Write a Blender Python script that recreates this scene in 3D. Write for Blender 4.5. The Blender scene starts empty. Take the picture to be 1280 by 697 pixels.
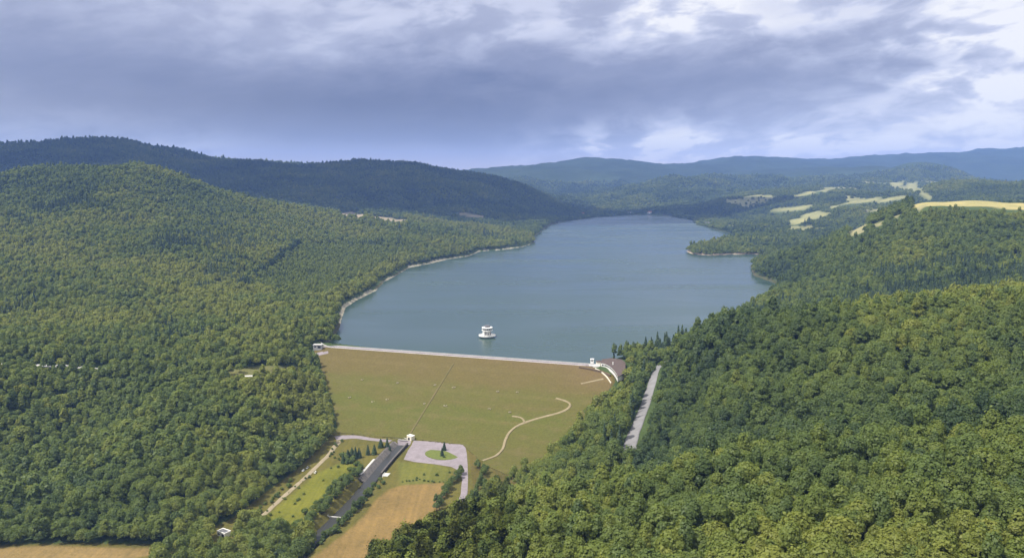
import bpy, bmesh, math, random
import numpy as np
from mathutils import Vector, Matrix

random.seed(7)
RNG = np.random.default_rng(11)
scene = bpy.context.scene
COL = scene.collection

# ------------------------------------------------------------------ camera
CAM_Z = 230.0
F = 1000.0
PITCH = math.radians(7.21)
COS_P, SIN_P = math.cos(PITCH), math.sin(PITCH)
cam_d = bpy.data.cameras.new("camera")
cam = bpy.data.objects.new("camera", cam_d)
COL.objects.link(cam)
cam.location = (0, 0, CAM_Z)
cam.rotation_euler = (math.pi / 2 - PITCH, 0, 0)
cam_d.sensor_width = 36.0
cam_d.lens = F / 1280 * 36.0
cam_d.clip_start = 1.0
cam_d.clip_end = 90000
scene.camera = cam


def ray(px, py):
    """world direction of a viewing ray, scaled so that its y is 1"""
    u = (np.asarray(px, float) - 640) / F
    v = (348.5 - np.asarray(py, float)) / F
    y = COS_P + v * SIN_P
    z = -SIN_P + v * COS_P
    return u / y, z / y


def at_depth(px, py, Y, h=0.0):
    a, b = ray(px, py)
    return np.array([a * Y, Y, CAM_Z + b * Y - h])


def at_z(px, py, z):
    a, b = ray(px, py)
    Y = (z - CAM_Z) / b
    return np.array([a * Y, Y, z])


# ------------------------------------------------------------------ noise
def _hash(ix, iy, seed):
    n = (ix.astype(np.int64) * 374761393 + iy.astype(np.int64) * 668265263 + seed * 974634251) & 0x7FFFFFFF
    n = ((n ^ (n >> 13)) * 1274126177) & 0x7FFFFFFF
    n = (n ^ (n >> 16)) & 0x7FFFFFFF
    return (n % 100003) / 100003.0


def vnoise(x, y, seed=0):
    x = np.asarray(x, float); y = np.asarray(y, float)
    ix = np.floor(x); iy = np.floor(y)
    fx = x - ix; fy = y - iy
    fx = fx * fx * fx * (fx * (fx * 6 - 15) + 10)
    fy = fy * fy * fy * (fy * (fy * 6 - 15) + 10)
    a = _hash(ix, iy, seed); b = _hash(ix + 1, iy, seed)
    c = _hash(ix, iy + 1, seed); d = _hash(ix + 1, iy + 1, seed)
    return ((a * (1 - fx) + b * fx) * (1 - fy) + (c * (1 - fx) + d * fx) * fy) * 2 - 1


def fbm(x, y, seed=0, octs=4, gain=0.5):
    out = 0; amp = 1.0; tot = 0
    for o in range(octs):
        ca, sa = math.cos(o * 1.1 + .3), math.sin(o * 1.1 + .3)
        out = out + amp * vnoise((x * ca - y * sa) * 2 ** o, (x * sa + y * ca) * 2 ** o, seed + o * 17)
        tot += amp; amp *= gain
    return out / tot


def sstep(a, b, x):
    t = np.clip((x - a) / (b - a), 0, 1)
    return t * t * (3 - 2 * t)


# ------------------------------------------------------------------ polygons
def seg_dist(x, y, pts, closed=True):
    """distance from points to a polyline"""
    best = np.full(x.shape, 1e18)
    n = len(pts)
    for i in range(n if closed else n - 1):
        ax, ay = pts[i][:2]; bx, by = pts[(i + 1) % n][:2]
        dx, dy = bx - ax, by - ay
        L = dx * dx + dy * dy + 1e-9
        t = np.clip(((x - ax) * dx + (y - ay) * dy) / L, 0, 1)
        d = (x - ax - t * dx) ** 2 + (y - ay - t * dy) ** 2
        best = np.minimum(best, d)
    return np.sqrt(best)


def inside(x, y, pts):
    c = np.zeros(x.shape, bool)
    n = len(pts)
    for i in range(n):
        ax, ay = pts[i][:2]; bx, by = pts[(i + 1) % n][:2]
        if ay == by:
            continue
        c ^= ((ay > y) != (by > y)) & (x < (bx - ax) * (y - ay) / (by - ay) + ax)
    return c


def sdist(x, y, pts):
    """signed: negative inside"""
    d = seg_dist(x, y, pts)
    return np.where(inside(x, y, pts), -d, d)


# ------------------------------------------------------------------ lake outline, on the water level z = 0
LAKE_PX = [(405, 431), (416, 424), (424, 410), (427, 398), (432, 384), (446, 375), (470, 363), (480, 352), (494, 345), (512, 334),
           (534, 330), (560, 324), (586, 320), (600, 314), (625, 312.5), (652, 309), (668, 303.5), (668, 296), (676, 290), (686, 282),
           (696, 278), (720, 274.5), (750, 271), (772, 269.5), (800, 268), (832, 269), (845, 271.5), (866, 275), (872, 281), (886, 284),
           (898, 288), (912, 292), (926, 295.5), (915, 298.5), (893, 305), (868, 310), (857, 314), (866, 318), (890, 319.5), (915, 318),
           (950, 318), (985, 321), (960, 327), (938, 331), (942, 344), (962, 351), (973, 355), (966, 368), (950, 380), (925, 395), (905, 410),
           (880, 425), (850, 440), (800, 446), (770, 450), (752, 458), (744, 462)]
LAKE = [at_z(px, py, 0.0) for px, py in LAKE_PX]

# ------------------------------------------------------------------ dam geometry
CREST_A = at_z(404, 433.5, 5.5)
CREST_B = at_z(738, 457.5, 5.5)
cdir = (CREST_B - CREST_A)[:2]; CREST_L = float(np.hypot(*cdir)); cdir = cdir / CREST_L
cnrm = np.array([cdir[1], -cdir[0]])          # pointing downstream, towards the camera
TOE_Z = -46.0
_toe = at_z(510, 548, TOE_Z)
DAM_RUN = float((_toe[:2] - CREST_A[:2]) @ cnrm)
DAM_SLOPE = (5.5 - TOE_Z) / DAM_RUN
CREST_W = 9.0                                  # the crest road runs upstream of the crest line


def dam_z(x, y):
    t = (x - CREST_A[0]) * cnrm[0] + (y - CREST_A[1]) * cnrm[1]
    return np.clip(5.5 - t * DAM_SLOPE, TOE_Z, 5.5)


def at_dam(px, py):
    """where a ray meets the plane of the dam's downstream face"""
    a, b = ray(px, py)
    # z = 230 + b Y ; t = (aY-Ax)nx + (Y-Ay)ny ; z = 5.5 - t*s
    k = (a * cnrm[0] + cnrm[1]) * DAM_SLOPE
    c = (CREST_A[0] * cnrm[0] + CREST_A[1] * cnrm[1]) * DAM_SLOPE
    Y = (5.5 + c - CAM_Z) / (b + k)
    return np.array([a * Y, Y, CAM_Z + b * Y])


def at_face(px, py):
    """on the dam's face, or on the flat where the ray meets that first"""
    p = at_dam(px, py)
    return p if p[2] > TOE_Z else at_z(px, py, TOE_Z)


DAM_PX = [(392, 436), (404, 470), (416, 505), (423, 541), (442, 541.5), (470, 545), (510, 547.5), (545, 551.5), (578, 555), (592, 567), (606, 580), (632, 592),
          (664, 590), (708, 555), (748, 508), (766, 478), (762, 466)]
DAM = [CREST_A] + [at_face(px, py) for px, py in DAM_PX] + [CREST_B]
DAM = [np.array([p[0], p[1], 0]) for p in DAM]

# ------------------------------------------------------------------ valley floor
def flat_z(x, y):
    return TOE_Z - np.clip((830 - y) * 0.017, 0, 7)


VALLEY_PX = [(-330, 683), (0, 681), (90, 679), (190, 681), (250, 670), (300, 645), (335, 618), (375, 590), (412, 556), (424, 541),
             (442, 541.5), (470, 545), (510, 547.5), (545, 551.5), (578, 555), (592, 567), (606, 580), (620, 596), (612, 618), (585, 640), (540, 662), (520, 690), (470, 720), (380, 780), (200, 800),
             (-330, 800)]
VALLEY = [at_z(px, py, -48.0) for px, py in VALLEY_PX]

# ------------------------------------------------------------------ terrain control points
CT = []


def P(px, py, Y, h=11.0):
    CT.append(at_depth(px, py, Y, h))


def Q(px, py, z):
    CT.append(at_z(px, py, z))


def W(px, Y, z):
    a, _ = ray(px, 348.5)
    CT.append(np.array([a * Y, Y, z]))


for q in [(510, 548, -46), (580, 600, -46), (490, 640, -48), (100, 692, -51), (0, 692, -51), (400, 600, -47), (300, 670, -50),
          (420, 560, -46), (-200, 692, -51),
          (0, 456, 17), (90, 457, 13), (200, 462, 9), (310, 468, 5), (400, 437, 7), (-150, 456, 22)]:
    Q(*q)
# left wood above the valley
for p in [(0, 640, 640), (0, 560, 760), (230, 537, 740), (120, 600, 665), (330, 560, 740), (350, 500, 830), (120, 500, 850), (400, 500, 860), (385, 540, 800)]:
    P(*p)
# left hill
for p in [(0, 400, 1150), (0, 350, 1400), (0, 300, 1750), (0, 250, 2050), (0, 222, 2350), (60, 212, 2350), (120, 210, 2300), (180, 217, 2300),
          (260, 239, 2400), (340, 256, 2600), (430, 270, 2900), (100, 300, 1750), (100, 350, 1400), (100, 400, 1150), (200, 300, 1750),
          (200, 350, 1430), (200, 400, 1150), (300, 300, 1900), (300, 350, 1520), (300, 400, 1150), (400, 300, 2250), (400, 340, 1700),
          (400, 380, 1330), (200, 250, 2150), (500, 290, 2600), (500, 318, 2050), (580, 291, 2900), (600, 300, 2600), (-300, 225, 2300), (-300, 350, 1400)]:
    P(*p)
for w in [(120, 3000, 150), (0, 3000, 170), (260, 3200, 110), (-300, 900, 20), (-300, 600, -40), (-300, 300, -20), (-300, 3200, 150)]:
    W(*w)
# dark ridge behind
for p in [(-300, 190, 5000), (0, 185, 5000), (60, 180, 5000), (100, 178, 5000), (160, 179, 5000), (200, 190, 5000), (270, 203, 5000), (300, 200.5, 5000),
          (350, 204, 5000), (400, 205.5, 5000), (470, 204, 5000), (520, 209, 5000), (600, 216, 5200), (650, 228, 5200), (690, 248, 5200),
          (60, 225, 3900), (200, 235, 3900), (330, 250, 3800), (450, 262, 3700), (550, 262, 3900), (640, 265, 4100), (640, 281, 3600), (685, 264, 4700), (560, 235, 4500), (300, 225, 4400), (450, 232, 4400)]:
    P(*p)
for w in [(0, 7000, 330), (150, 7000, 340), (400, 7000, 230), (560, 7500, 180)]:
    W(*w)
# far hills
for p in [(590, 214, 9500), (620, 212, 9500), (680, 207, 9500), (740, 199.5, 9500), (800, 206, 9500), (835, 212, 9500), (860, 204, 11000), (885, 198, 11000), (940, 198, 11000),
          (1000, 201, 11000), (1045, 203, 11000), (1100, 196, 11000), (1200, 190, 12500), (1280, 187, 12500), (1450, 185, 12500)]:
    P(*p, 0)
for w in [(700, 12500, 200), (900, 14500, 250), (1200, 16000, 300), (300, 12000, 200)]:
    W(*w)
for p in [(700, 257, 5500), (740, 253, 6000), (715, 246, 7200), (790, 263, 5400), (845, 217, 6800), (800, 230, 6500), (765, 246, 6300), (930, 233, 6500),
          (840, 245, 5900), (1000, 222, 6800), (1050, 215, 7500), (1155, 204, 7500), (1230, 226, 7500), (1280, 236, 7000)]:
    P(*p)
for w in [(845, 8500, 190), (760, 8000, 150), (1155, 9300, 190), (1280, 9000, 170)]:
    W(*w)
# right hills with fields
for p in [(1145, 234, 4500), (1175, 222, 4500), (1220, 230, 4500), (1280, 233, 4500), (1400, 235, 4500), (1130, 238, 4300), (1000, 270, 3800), (1000, 242, 4800),
          (1100, 252, 3900), (1060, 262, 3700), (950, 281, 3600), (900, 277, 4050), (900, 252, 5000), (870, 269, 4700), (960, 295, 2750), (905, 305, 2650), (1010, 299, 2720),
          (1060, 285, 3000)]:
    P(*p)
for w in [(1280, 5600, 120), (1175, 5600, 120), (1150, 2600, 75), (1280, 2600, 100), (1090, 2500, 50), (1020, 2400, 20), (1200, 3400, 120)]:
    W(*w)
# hill with the meadow top
for p in [(1150, 252, 1750, 0), (1200, 250, 1750, 0), (1280, 257, 1700, 0), (1400, 258, 1700, 0), (1120, 265, 1700), (1090, 280, 1700), (1040, 302, 1720), (990, 319, 1760), (948, 326, 1900),
          (1100, 300, 1500), (1200, 290, 1500), (1280, 290, 1420), (1000, 335, 1600), (1100, 340, 1280), (1280, 340, 1100), (1180, 340, 1200), (1000, 362, 1350), (960, 376, 1300), (1000, 386, 1150),
          (1100, 376, 1050), (1280, 366, 900), (940, 392, 1150)]:
    P(*p)
# wooded spur right of the road
for p in [(1280, 379, 640), (1150, 388, 660), (1050, 393, 690), (1000, 398, 710), (900, 408, 770), (865, 418, 810), (848, 432, 850), (1400, 372, 640),
          (1280, 440, 540), (1150, 450, 560), (1000, 470, 590), (900, 490, 630), (860, 520, 660), (840, 470, 790), (830, 560, 610)]:
    P(*p)
for q in [(835, 447, 8), (838, 452, 8), (822, 462, 8), (811, 490, 7), (800, 520, 5), (792, 545, 4), (786, 566, 3), (770, 462, 6), (750, 458, 5.5), (805, 440, 6)]:
    Q(*q)
for w in [(1280, 780, 112), (1150, 800, 95), (1000, 840, 70), (900, 900, 45)]:
    W(*w)
# slope between the road and the valley
for p in [(700, 540, 700), (655, 590, 680), (745, 495, 800), (622, 612, 650), (757, 600, 570), (700, 595, 600), (760, 540, 680), (660, 622, 560)]:
    P(*p)
# near ridge and the gully behind it
for p in [(1280, 505, 390), (1130, 540, 380), (1000, 557, 385), (900, 577, 390), (820, 594, 400), (700, 612, 430), (640, 627, 455), (560, 647, 480), (480, 667, 480),
          (420, 688, 490), (1400, 490, 400), (1280, 690, 255), (1280, 600, 300), (1000, 690, 275), (1000, 620, 325), (800, 690, 305), (800, 640, 350), (640, 690, 350), (560, 690, 395), (480, 695, 430)]:
    P(*p)
for w in [(1280, 450, 92), (1130, 440, 80), (1000, 455, 66), (900, 470, 48), (820, 480, 30), (700, 510, 6), (600, 560, -28)]:
    W(*w)
for xyz in [(0, 100, 96), (0, 20, 108), (120, 100, 118), (-200, 100, 30), (-300, 250, -25), (-330, 400, -48), (-100, 250, 55), (-140, 400, -20), (-200, 330, -30), (420, 200, 125), (600, 300, 140), (900, 500, 130), (0, -500, 120),
            (-600, -300, 60), (600, -400, 150), (-3000, -3000, 250), (3000, -3000, 250), (6000, 2000, 250), (-6000, 2000, 250),
            (0, -9000, 250), (9000, 5000, 300), (-9000, 5000, 350), (0, 25000, 150), (12000, 22000, 200), (-12000, 22000, 200)]:
    CT.append(np.array(xyz, float))
CT = np.array(CT)


def logpolar(x, y):
    r = np.hypot(x, y)
    return np.arctan2(x, y) * 1.6, np.log(np.maximum(r, 5.0))


_cu, _cv = logpolar(CT[:, 0], CT[:, 1])
_D = np.hypot(_cu[:, None] - _cu[None], _cv[:, None] - _cv[None])
EPS = 0.05
_A = np.zeros((len(CT) + 3,) * 2)
_A[:-3, :-3] = np.sqrt(_D ** 2 + EPS ** 2) + np.eye(len(CT)) * -0.004
_A[:-3, -3] = 1; _A[:-3, -2] = _cu; _A[:-3, -1] = _cv
_A[-3:, :-3] = _A[:-3, -3:].T
_wt = np.linalg.solve(_A, np.concatenate([CT[:, 2], np.zeros(3)]))


def rbf(x, y):
    u, v = logpolar(x, y)
    sh = u.shape; u = u.ravel(); v = v.ravel()
    out = np.empty(u.size)
    for i in range(0, u.size, 40000):
        a = u[i:i + 40000, None] - _cu[None]; b = v[i:i + 40000, None] - _cv[None]
        out[i:i + 40000] = np.sqrt(a * a + b * b + EPS ** 2) @ _wt[:-3] + _wt[-3] + _wt[-2] * u[i:i + 40000] + _wt[-1] * v[i:i + 40000]
    return out.reshape(sh)


# the outlet channel, dug into the valley floor
CHANNEL_PX = [(502, 554), (486, 570), (468, 590), (447, 615), (425, 637), (400, 660), (372, 684), (330, 730)]
CHANNEL = [at_z(px, py, -47.5) for px, py in CHANNEL_PX]
CH_W = [6.5, 7, 7.5, 7.5, 8, 8, 9, 9]


def terrain(x, y):
    r = np.hypot(x, y)
    z = rbf(x, y)
    amp = np.clip((r - 250) / 1500, 0.02, 1.6)
    rough = fbm(x / 420, y / 420, 3, 4)
    ridg = 1 - np.abs(fbm(x / 900, y / 900, 9, 4)) * 2.0
    z = z + amp * 11 * rough + np.clip((r - 2500) / 3500, 0, 1.2) * (ridg - 0.5) * 58
    # gullies and spurs on the wooded hills
    gul = 1 - np.abs(fbm(x / 330 + 7, y / 330, 19, 3)) * 2.2
    z = z + np.clip((r - 800) / 900, 0, 1) * np.clip((5200 - r) / 1500, 0, 1) * (gul - 0.45) * 13
    # valley floor
    dv = sdist(x, y, VALLEY)
    z = np.where(dv < 70, flat_z(x, y) * (1 - sstep(0, 70, dv)) + z * sstep(0, 70, dv), z)
    # beneath and beside the dam
    dd = sdist(x, y, DAM)
    k = sstep(4, 60, dd)
    z = (dam_z(x, y) - 0.3) * (1 - k) + z * k
    z = np.where(dd < -1.0, dam_z(x, y) - 2.0, z)
    # channel
    dc = seg_dist(x, y, CHANNEL, closed=False)
    z = np.where(dc < 13, np.minimum(z, flat_z(x, y) - 4.5 * (1 - sstep(6, 12, dc))), z)
    # lake bed and banks
    dl = sdist(x, y, LAKE)
    down = (x - CREST_A[0]) * cnrm[0] + (y - CREST_A[1]) * cnrm[1]
    dl = np.where((down > 0) & (dl > 0), 1e6, dl)
    bank = np.where(dl > 0, np.maximum(z, 0.25 + 0.10 * np.minimum(dl, 30)), -0.3 + np.maximum(dl * 0.25, -18))
    bank = np.where(dl > 200, z, bank)
    near = np.minimum(bank, 0.6 + dl * np.where((y > 1250) & (x < 60), 0.32, 0.75))
    z = np.where(dl > 0, np.where(dl < 200, near * (1 - sstep(100, 200, dl)) + bank * sstep(100, 200, dl), z), bank)
    return z


# ------------------------------------------------------------------ terrain grid (polar round the drone's place, finer nearby)
AZ = np.concatenate([np.radians(np.linspace(-180, -62, 48, endpoint=False)), np.radians(np.linspace(-62, -35, 80, endpoint=False)),
                     np.radians(np.linspace(-35, 35, 860, endpoint=False)), np.radians(np.linspace(35, 62, 80, endpoint=False)),
                     np.radians(np.linspace(62, 180, 49))])
RR = np.concatenate([np.geomspace(4, 150, 24, endpoint=False), np.geomspace(150, 600, 130, endpoint=False), np.geomspace(600, 1300, 190, endpoint=False),
                     np.geomspace(1300, 15500, 270)])
GA, GR = np.meshgrid(AZ, RR, indexing="ij")
GX = GR * np.sin(GA); GY = GR * np.cos(GA)
GZ = terrain(GX, GY)
LRR = np.log(RR)


def ground(x, y):
    """height of the ground mesh itself, bilinear"""
    x = np.asarray(x, float); y = np.asarray(y, float)
    a = np.arctan2(x, y); lr = np.hypot(x, y)
    i = np.clip(np.searchsorted(AZ, a) - 1, 0, len(AZ) - 2)
    j = np.clip(np.searchsorted(RR, lr) - 1, 0, len(RR) - 2)
    fa = np.clip((a - AZ[i]) / (AZ[i + 1] - AZ[i]), 0, 1)
    fr = np.clip((lr - RR[j]) / (RR[j + 1] - RR[j]), 0, 1)
    return (GZ[i, j] * (1 - fr) + GZ[i, j + 1] * fr) * (1 - fa) + (GZ[i + 1, j] * (1 - fr) + GZ[i + 1, j + 1] * fr) * fa


def on_ground(px, py, h=0.0, ymin=150, ymax=15000):
    """first point where a ray meets the ground raised by h"""
    a, b = ray(px, py)
    Y = np.geomspace(ymin, ymax, 4000)
    d = CAM_Z + b * Y - ground(a * Y, Y) - h
    k = np.nonzero(d < 0)[0]
    if len(k) == 0 or k[0] == 0:
        Yh = Y[0] if len(k) else ymax
    else:
        k = k[0]
        t = d[k - 1] / (d[k - 1] - d[k])
        Yh = Y[k - 1] + t * (Y[k] - Y[k - 1])
    return np.array([a * Yh, Yh, float(ground(a * Yh, Yh))])


def project(x, y, z):
    zz = z - CAM_Z
    dep = y * COS_P - zz * SIN_P
    up = y * SIN_P + zz * COS_P
    return 640 + F * x / dep, 348.5 - F * up / dep, dep
# ------------------------------------------------------------------ materials
def newmat(name):
    m = bpy.data.materials.new(name)
    m.use_nodes = True
    nt = m.node_tree
    for n in list(nt.nodes):
        nt.nodes.remove(n)
    out = nt.nodes.new("ShaderNodeOutputMaterial")
    return m, nt, out


class N:
    """short-hand for wiring a node tree"""
    def __init__(self, nt):
        self.nt = nt

    def __call__(self, kind, ins=None, **props):
        n = self.nt.nodes.new(kind)
        for k, v in props.items():
            setattr(n, k, v)
        for k, v in (ins or {}).items():
            s = n.inputs[k]
            if hasattr(v, "is_output"):
                self.nt.links.new(v, s)
            else:
                s.default_value = v
        return n

    def math(self, op, a, b=0.0, clamp=False):
        return self("ShaderNodeMath", {0: a, 1: b}, operation=op, use_clamp=clamp).outputs[0]

    def mix(self, f, a, b, blend="MIX"):
        n = self.nt.nodes.new("ShaderNodeMix")
        n.data_type = "RGBA"; n.blend_type = blend
        for s, v in ((n.inputs[0], f), (n.inputs[6], a), (n.inputs[7], b)):
            if hasattr(v, "is_output"):
                self.nt.links.new(v, s)
            else:
                s.default_value = v if not isinstance(v, tuple) or len(v) == 4 else (*v, 1)
        return n.outputs[2]

    def ramp(self, f, stops):
        n = self.nt.nodes.new("ShaderNodeValToRGB")
        e = n.color_ramp.elements
        while len(e) < len(stops):
            e.new(0.5)
        for q, (p, c) in zip(e, stops):
            q.position = p; q.color = (*c, 1)
        self.nt.links.new(f, n.inputs[0])
        return n.outputs[0]

    def noise(self, vec, scale, detail=4, rough=0.55, dist=0.0):
        return self("ShaderNodeTexNoise", {"Vector": vec, "Scale": scale, "Detail": detail, "Roughness": rough, "Distortion": dist}).outputs[0]


def rough_mat(name, base, var, scale, rough=0.9, spec=0.2, bump=0.0, coord="Position"):
    """a plain weathered surface: base colour wandering to var with noise"""
    m, nt, out = newmat(name); n = N(nt)
    pos = n("ShaderNodeNewGeometry").outputs["Position"] if coord == "Position" else n("ShaderNodeTexCoord").outputs["Object"]
    f1 = n.noise(pos, scale, 5, 0.65)
    f2 = n.noise(pos, scale * 6, 3, 0.6)
    f = n.math("ADD", n.math("MULTIPLY", f1, 0.7), n.math("MULTIPLY", f2, 0.3))
    c = n.ramp(f, [(0.32, var), (0.62, base)])
    bs = n("ShaderNodeBsdfPrincipled", {"Base Color": c, "Roughness": rough, "Specular IOR Level": spec})
    if bump:
        b = n("ShaderNodeBump", {"Height": f2, "Strength": bump, "Distance": 0.3})
        nt.links.new(b.outputs[0], bs.inputs["Normal"])
    nt.links.new(bs.outputs[0], out.inputs[0])
    return m


def foliage_mat(name, stops, trans=0.25):
    m, nt, out = newmat(name); n = N(nt)
    tint = n("ShaderNodeAttribute", attribute_name="tint", attribute_type="INSTANCER").outputs["Fac"]
    rnd = n("ShaderNodeObjectInfo").outputs["Random"]
    leaf = n("ShaderNodeAttribute", attribute_name="leaf", attribute_type="GEOMETRY").outputs["Fac"]
    f = n.math("ADD", tint, n.math("MULTIPLY", n.math("SUBTRACT", rnd, 0.5), 0.10))
    f = n.math("ADD", f, n.math("MULTIPLY", n.math("SUBTRACT", leaf, 0.5), 0.20), clamp=True)
    c = n.ramp(f, stops)
    d = n("ShaderNodeBsdfDiffuse", {"Color": c})
    t = n("ShaderNodeBsdfTranslucent", {"Color": n.mix(1.0, c, (1.25, 1.2, 0.55), "MULTIPLY")})
    g = n("ShaderNodeBsdfGlossy", {"Color": (1, 1, 1, 1), "Roughness": 0.5})
    mx = n("ShaderNodeMixShader", {0: trans, 1: d.outputs[0], 2: t.outputs[0]})
    mx2 = n("ShaderNodeMixShader", {0: 0.010, 1: mx.outputs[0], 2: g.outputs[0]})
    nt.links.new(mx2.outputs[0], out.inputs[0])
    return m


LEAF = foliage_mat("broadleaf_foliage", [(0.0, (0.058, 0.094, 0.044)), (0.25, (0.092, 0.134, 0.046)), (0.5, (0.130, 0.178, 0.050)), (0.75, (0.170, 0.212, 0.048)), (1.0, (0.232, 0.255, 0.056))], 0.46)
NEEDLE = foliage_mat("conifer_foliage", [(0.0, (0.030, 0.054, 0.036)), (0.4, (0.052, 0.084, 0.044)), (0.75, (0.080, 0.118, 0.052)), (1.0, (0.11, 0.145, 0.055))], 0.2)
BARK = rough_mat("bark", (0.13, 0.10, 0.075), (0.06, 0.048, 0.038), 3.0)

# terrain: a colour of land cover stored per vertex, wandering with noise
m, nt, out = newmat("land"); n = N(nt)
pos = n("ShaderNodeNewGeometry").outputs["Position"]
cov = n("ShaderNodeAttribute", attribute_name="cover", attribute_type="GEOMETRY").outputs["Color"]
f1 = n.noise(pos, 0.02, 6, 0.65); f2 = n.noise(pos, 0.35, 4, 0.7)
f = n.math("ADD", n.math("MULTIPLY", f1, 0.55), n.math("MULTIPLY", f2, 0.45))
k = n.ramp(f, [(0.3, (0.62, 0.66, 0.62)), (0.5, (1, 1, 1)), (0.7, (1.32, 1.24, 1.1))])
mow = n.noise(n("ShaderNodeMapping", {"Vector": pos, "Rotation": (0, 0, 0.55), "Scale": (0.30, 0.012, 0.1)}).outputs[0], 1.0, 3, 0.6)
c = n.mix(1.0, cov, k, "MULTIPLY")
c = n.mix(1.0, c, n.ramp(mow, [(0.35, (0.90, 0.92, 0.93)), (0.65, (1.09, 1.07, 1.05))]), "MULTIPLY")
bs = n("ShaderNodeBsdfPrincipled", {"Base Color": c, "Roughness": 1.0, "Specular IOR Level": 0.05})
bmp = n("ShaderNodeBump", {"Height": n.noise(pos, 0.06, 5, 0.7), "Strength": 0.5, "Distance": 6.0})
nt.links.new(bmp.outputs[0], bs.inputs["Normal"])
nt.links.new(bs.outputs[0], out.inputs[0])
LAND = m

# water: wind-ruffled, greenish grey blue
m, nt, out = newmat("lake_water"); n = N(nt)
pos = n("ShaderNodeNewGeometry").outputs["Position"]
mp = n("ShaderNodeMapping", {"Vector": pos, "Scale": (0.0016, 0.007, 1)}).outputs[0]
streak = n.noise(mp, 1.0, 5, 0.6, 0.6)
big = n.noise(pos, 0.0016, 3, 0.5, 0.5)
base = n.mix(n.ramp(big, [(0.35, (0, 0, 0)), (0.65, (1, 1, 1))]), (0.034, 0.064, 0.050), (0.028, 0.055, 0.046))
rgh = n("ShaderNodeMapRange", {"Value": streak, "From Min": 0.35, "From Max": 0.65, "To Min": 0.13, "To Max": 0.30}).outputs[0]
bs = n("ShaderNodeBsdfPrincipled", {"Base Color": base, "Roughness": rgh, "IOR": 1.333, "Specular IOR Level": 0.5})
rip = n.noise(pos, 0.25, 6, 0.75)
bmp = n("ShaderNodeBump", {"Height": rip, "Strength": 0.16, "Distance": 0.8})
nt.links.new(bmp.outputs[0], bs.inputs["Normal"])
nt.links.new(bs.outputs[0], out.inputs[0])
WATER = m

# ------------------------------------------------------------------ object helpers
def tag(o, label=None, cat=None, group=None, kind=None):
    if label: o["label"] = label
    if cat: o["category"] = cat
    if group: o["group"] = group
    if kind: o["kind"] = kind
    return o


def mesh_obj(name, verts, faces, mat, parent=None, smooth=False):
    me = bpy.data.meshes.new(name)
    me.from_pydata([tuple(map(float, v)) for v in verts], [], faces)
    me.update()
    if smooth:
        me.polygons.foreach_set("use_smooth", [True] * len(me.polygons))
    if mat: me.materials.append(mat)
    o = bpy.data.objects.new(name, me)
    COL.objects.link(o)
    if parent: o.parent = parent
    return o


def np_mesh(name, V, Q, mat, smooth=False):
    """fast mesh from numpy arrays of vertices and quads"""
    me = bpy.data.meshes.new(name)
    me.vertices.add(len(V)); me.vertices.foreach_set("co", V.astype(np.float32).ravel())
    me.loops.add(Q.size); me.loops.foreach_set("vertex_index", Q.astype(np.int32).ravel())
    me.polygons.add(len(Q)); me.polygons.foreach_set("loop_start", np.arange(0, Q.size, Q.shape[1], dtype=np.int32))
    me.polygons.foreach_set("loop_total", np.full(len(Q), Q.shape[1], dtype=np.int32))
    if smooth:
        me.polygons.foreach_set("use_smooth", np.ones(len(Q), bool))
    me.update(calc_edges=True)
    if mat: me.materials.append(mat)
    return me


def empty(name, loc, rz=0.0):
    o = bpy.data.objects.new(name, None)
    o.empty_display_size = 1
    o.location = tuple(map(float, loc)); o.rotation_euler = (0, 0, rz)
    COL.objects.link(o)
    return o


# ------------------------------------------------------------------ areas on the ground
def ground_poly(pxs, **k):
    return [on_ground(px, py, **k) for px, py in pxs]


TAN_FIELD = [at_z(px, py, -47.5) for px, py in [(382, 697), (404, 682), (426, 666), (444, 652), (458, 638), (470, 622), (486, 610), (503, 605), (558, 602), (562, 606), (548, 634), (532, 655), (505, 690), (430, 740), (330, 760)]]
LOW_FIELD = [at_z(px, py, -50.0) for px, py in [(-330, 684), (0, 683.5), (60, 681), (120, 683), (195, 684), (200, 691), (160, 697), (120, 740), (-330, 790)]]
MEADOW_L = [at_z(px, py, -47.5) for px, py in [(398, 590), (440, 572), (452, 580), (440, 600), (410, 630), (375, 660), (345, 672), (325, 660), (335, 640)]]
VERGE_R = [at_z(px, py, -46.5) for px, py in [(497, 576), (500, 604), (558, 600), (566, 585), (540, 578)]]
HILL_MEADOW = [at_depth(px, py, Y) for px, py, Y in [(1140, 258, 1720), (1152, 254, 1700), (1165, 255, 1690), (1210, 256, 1690), (1260, 262, 1640), (1420, 266, 1600), (1420, 250, 1950), (1250, 240, 2000), (1180, 240, 2000), (1150, 244, 1900)]]
FAR_PATCHES = [ground_poly(q, ymin=2000) for q in [
    [(990, 245), (1008, 240), (1032, 235.5), (1048, 233), (1044, 236), (1018, 242), (998, 246)],
    [(958, 264), (975, 260), (1004, 257), (1018, 256), (1006, 262), (984, 264)],
    [(984, 278), (1004, 268), (1024, 263), (1040, 265), (1034, 270), (1012, 275), (994, 281)],
    [(1036, 258), (1060, 253), (1088, 248), (1102, 246), (1100, 250), (1072, 254), (1052, 256), (1038, 262)],
    [(1094, 251), (1112, 247), (1134, 244), (1132, 248), (1110, 252), (1098, 254)],
    [(1110, 232), (1122, 228), (1130, 226), (1130, 230), (1120, 234)],
    [(1128, 240), (1132, 231), (1144, 227), (1148, 233), (1152, 240), (1142, 242)],
    [(1147, 242), (1152, 240), (1166, 246), (1162, 250)],
    [(422, 266), (440, 264), (456, 268), (452, 273), (432, 272)],
    [(462, 270), (490, 272), (508, 276), (500, 278), (474, 275)],
    [(566, 267), (580, 266.5), (606, 270), (604, 272), (584, 270)],
]]
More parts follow.
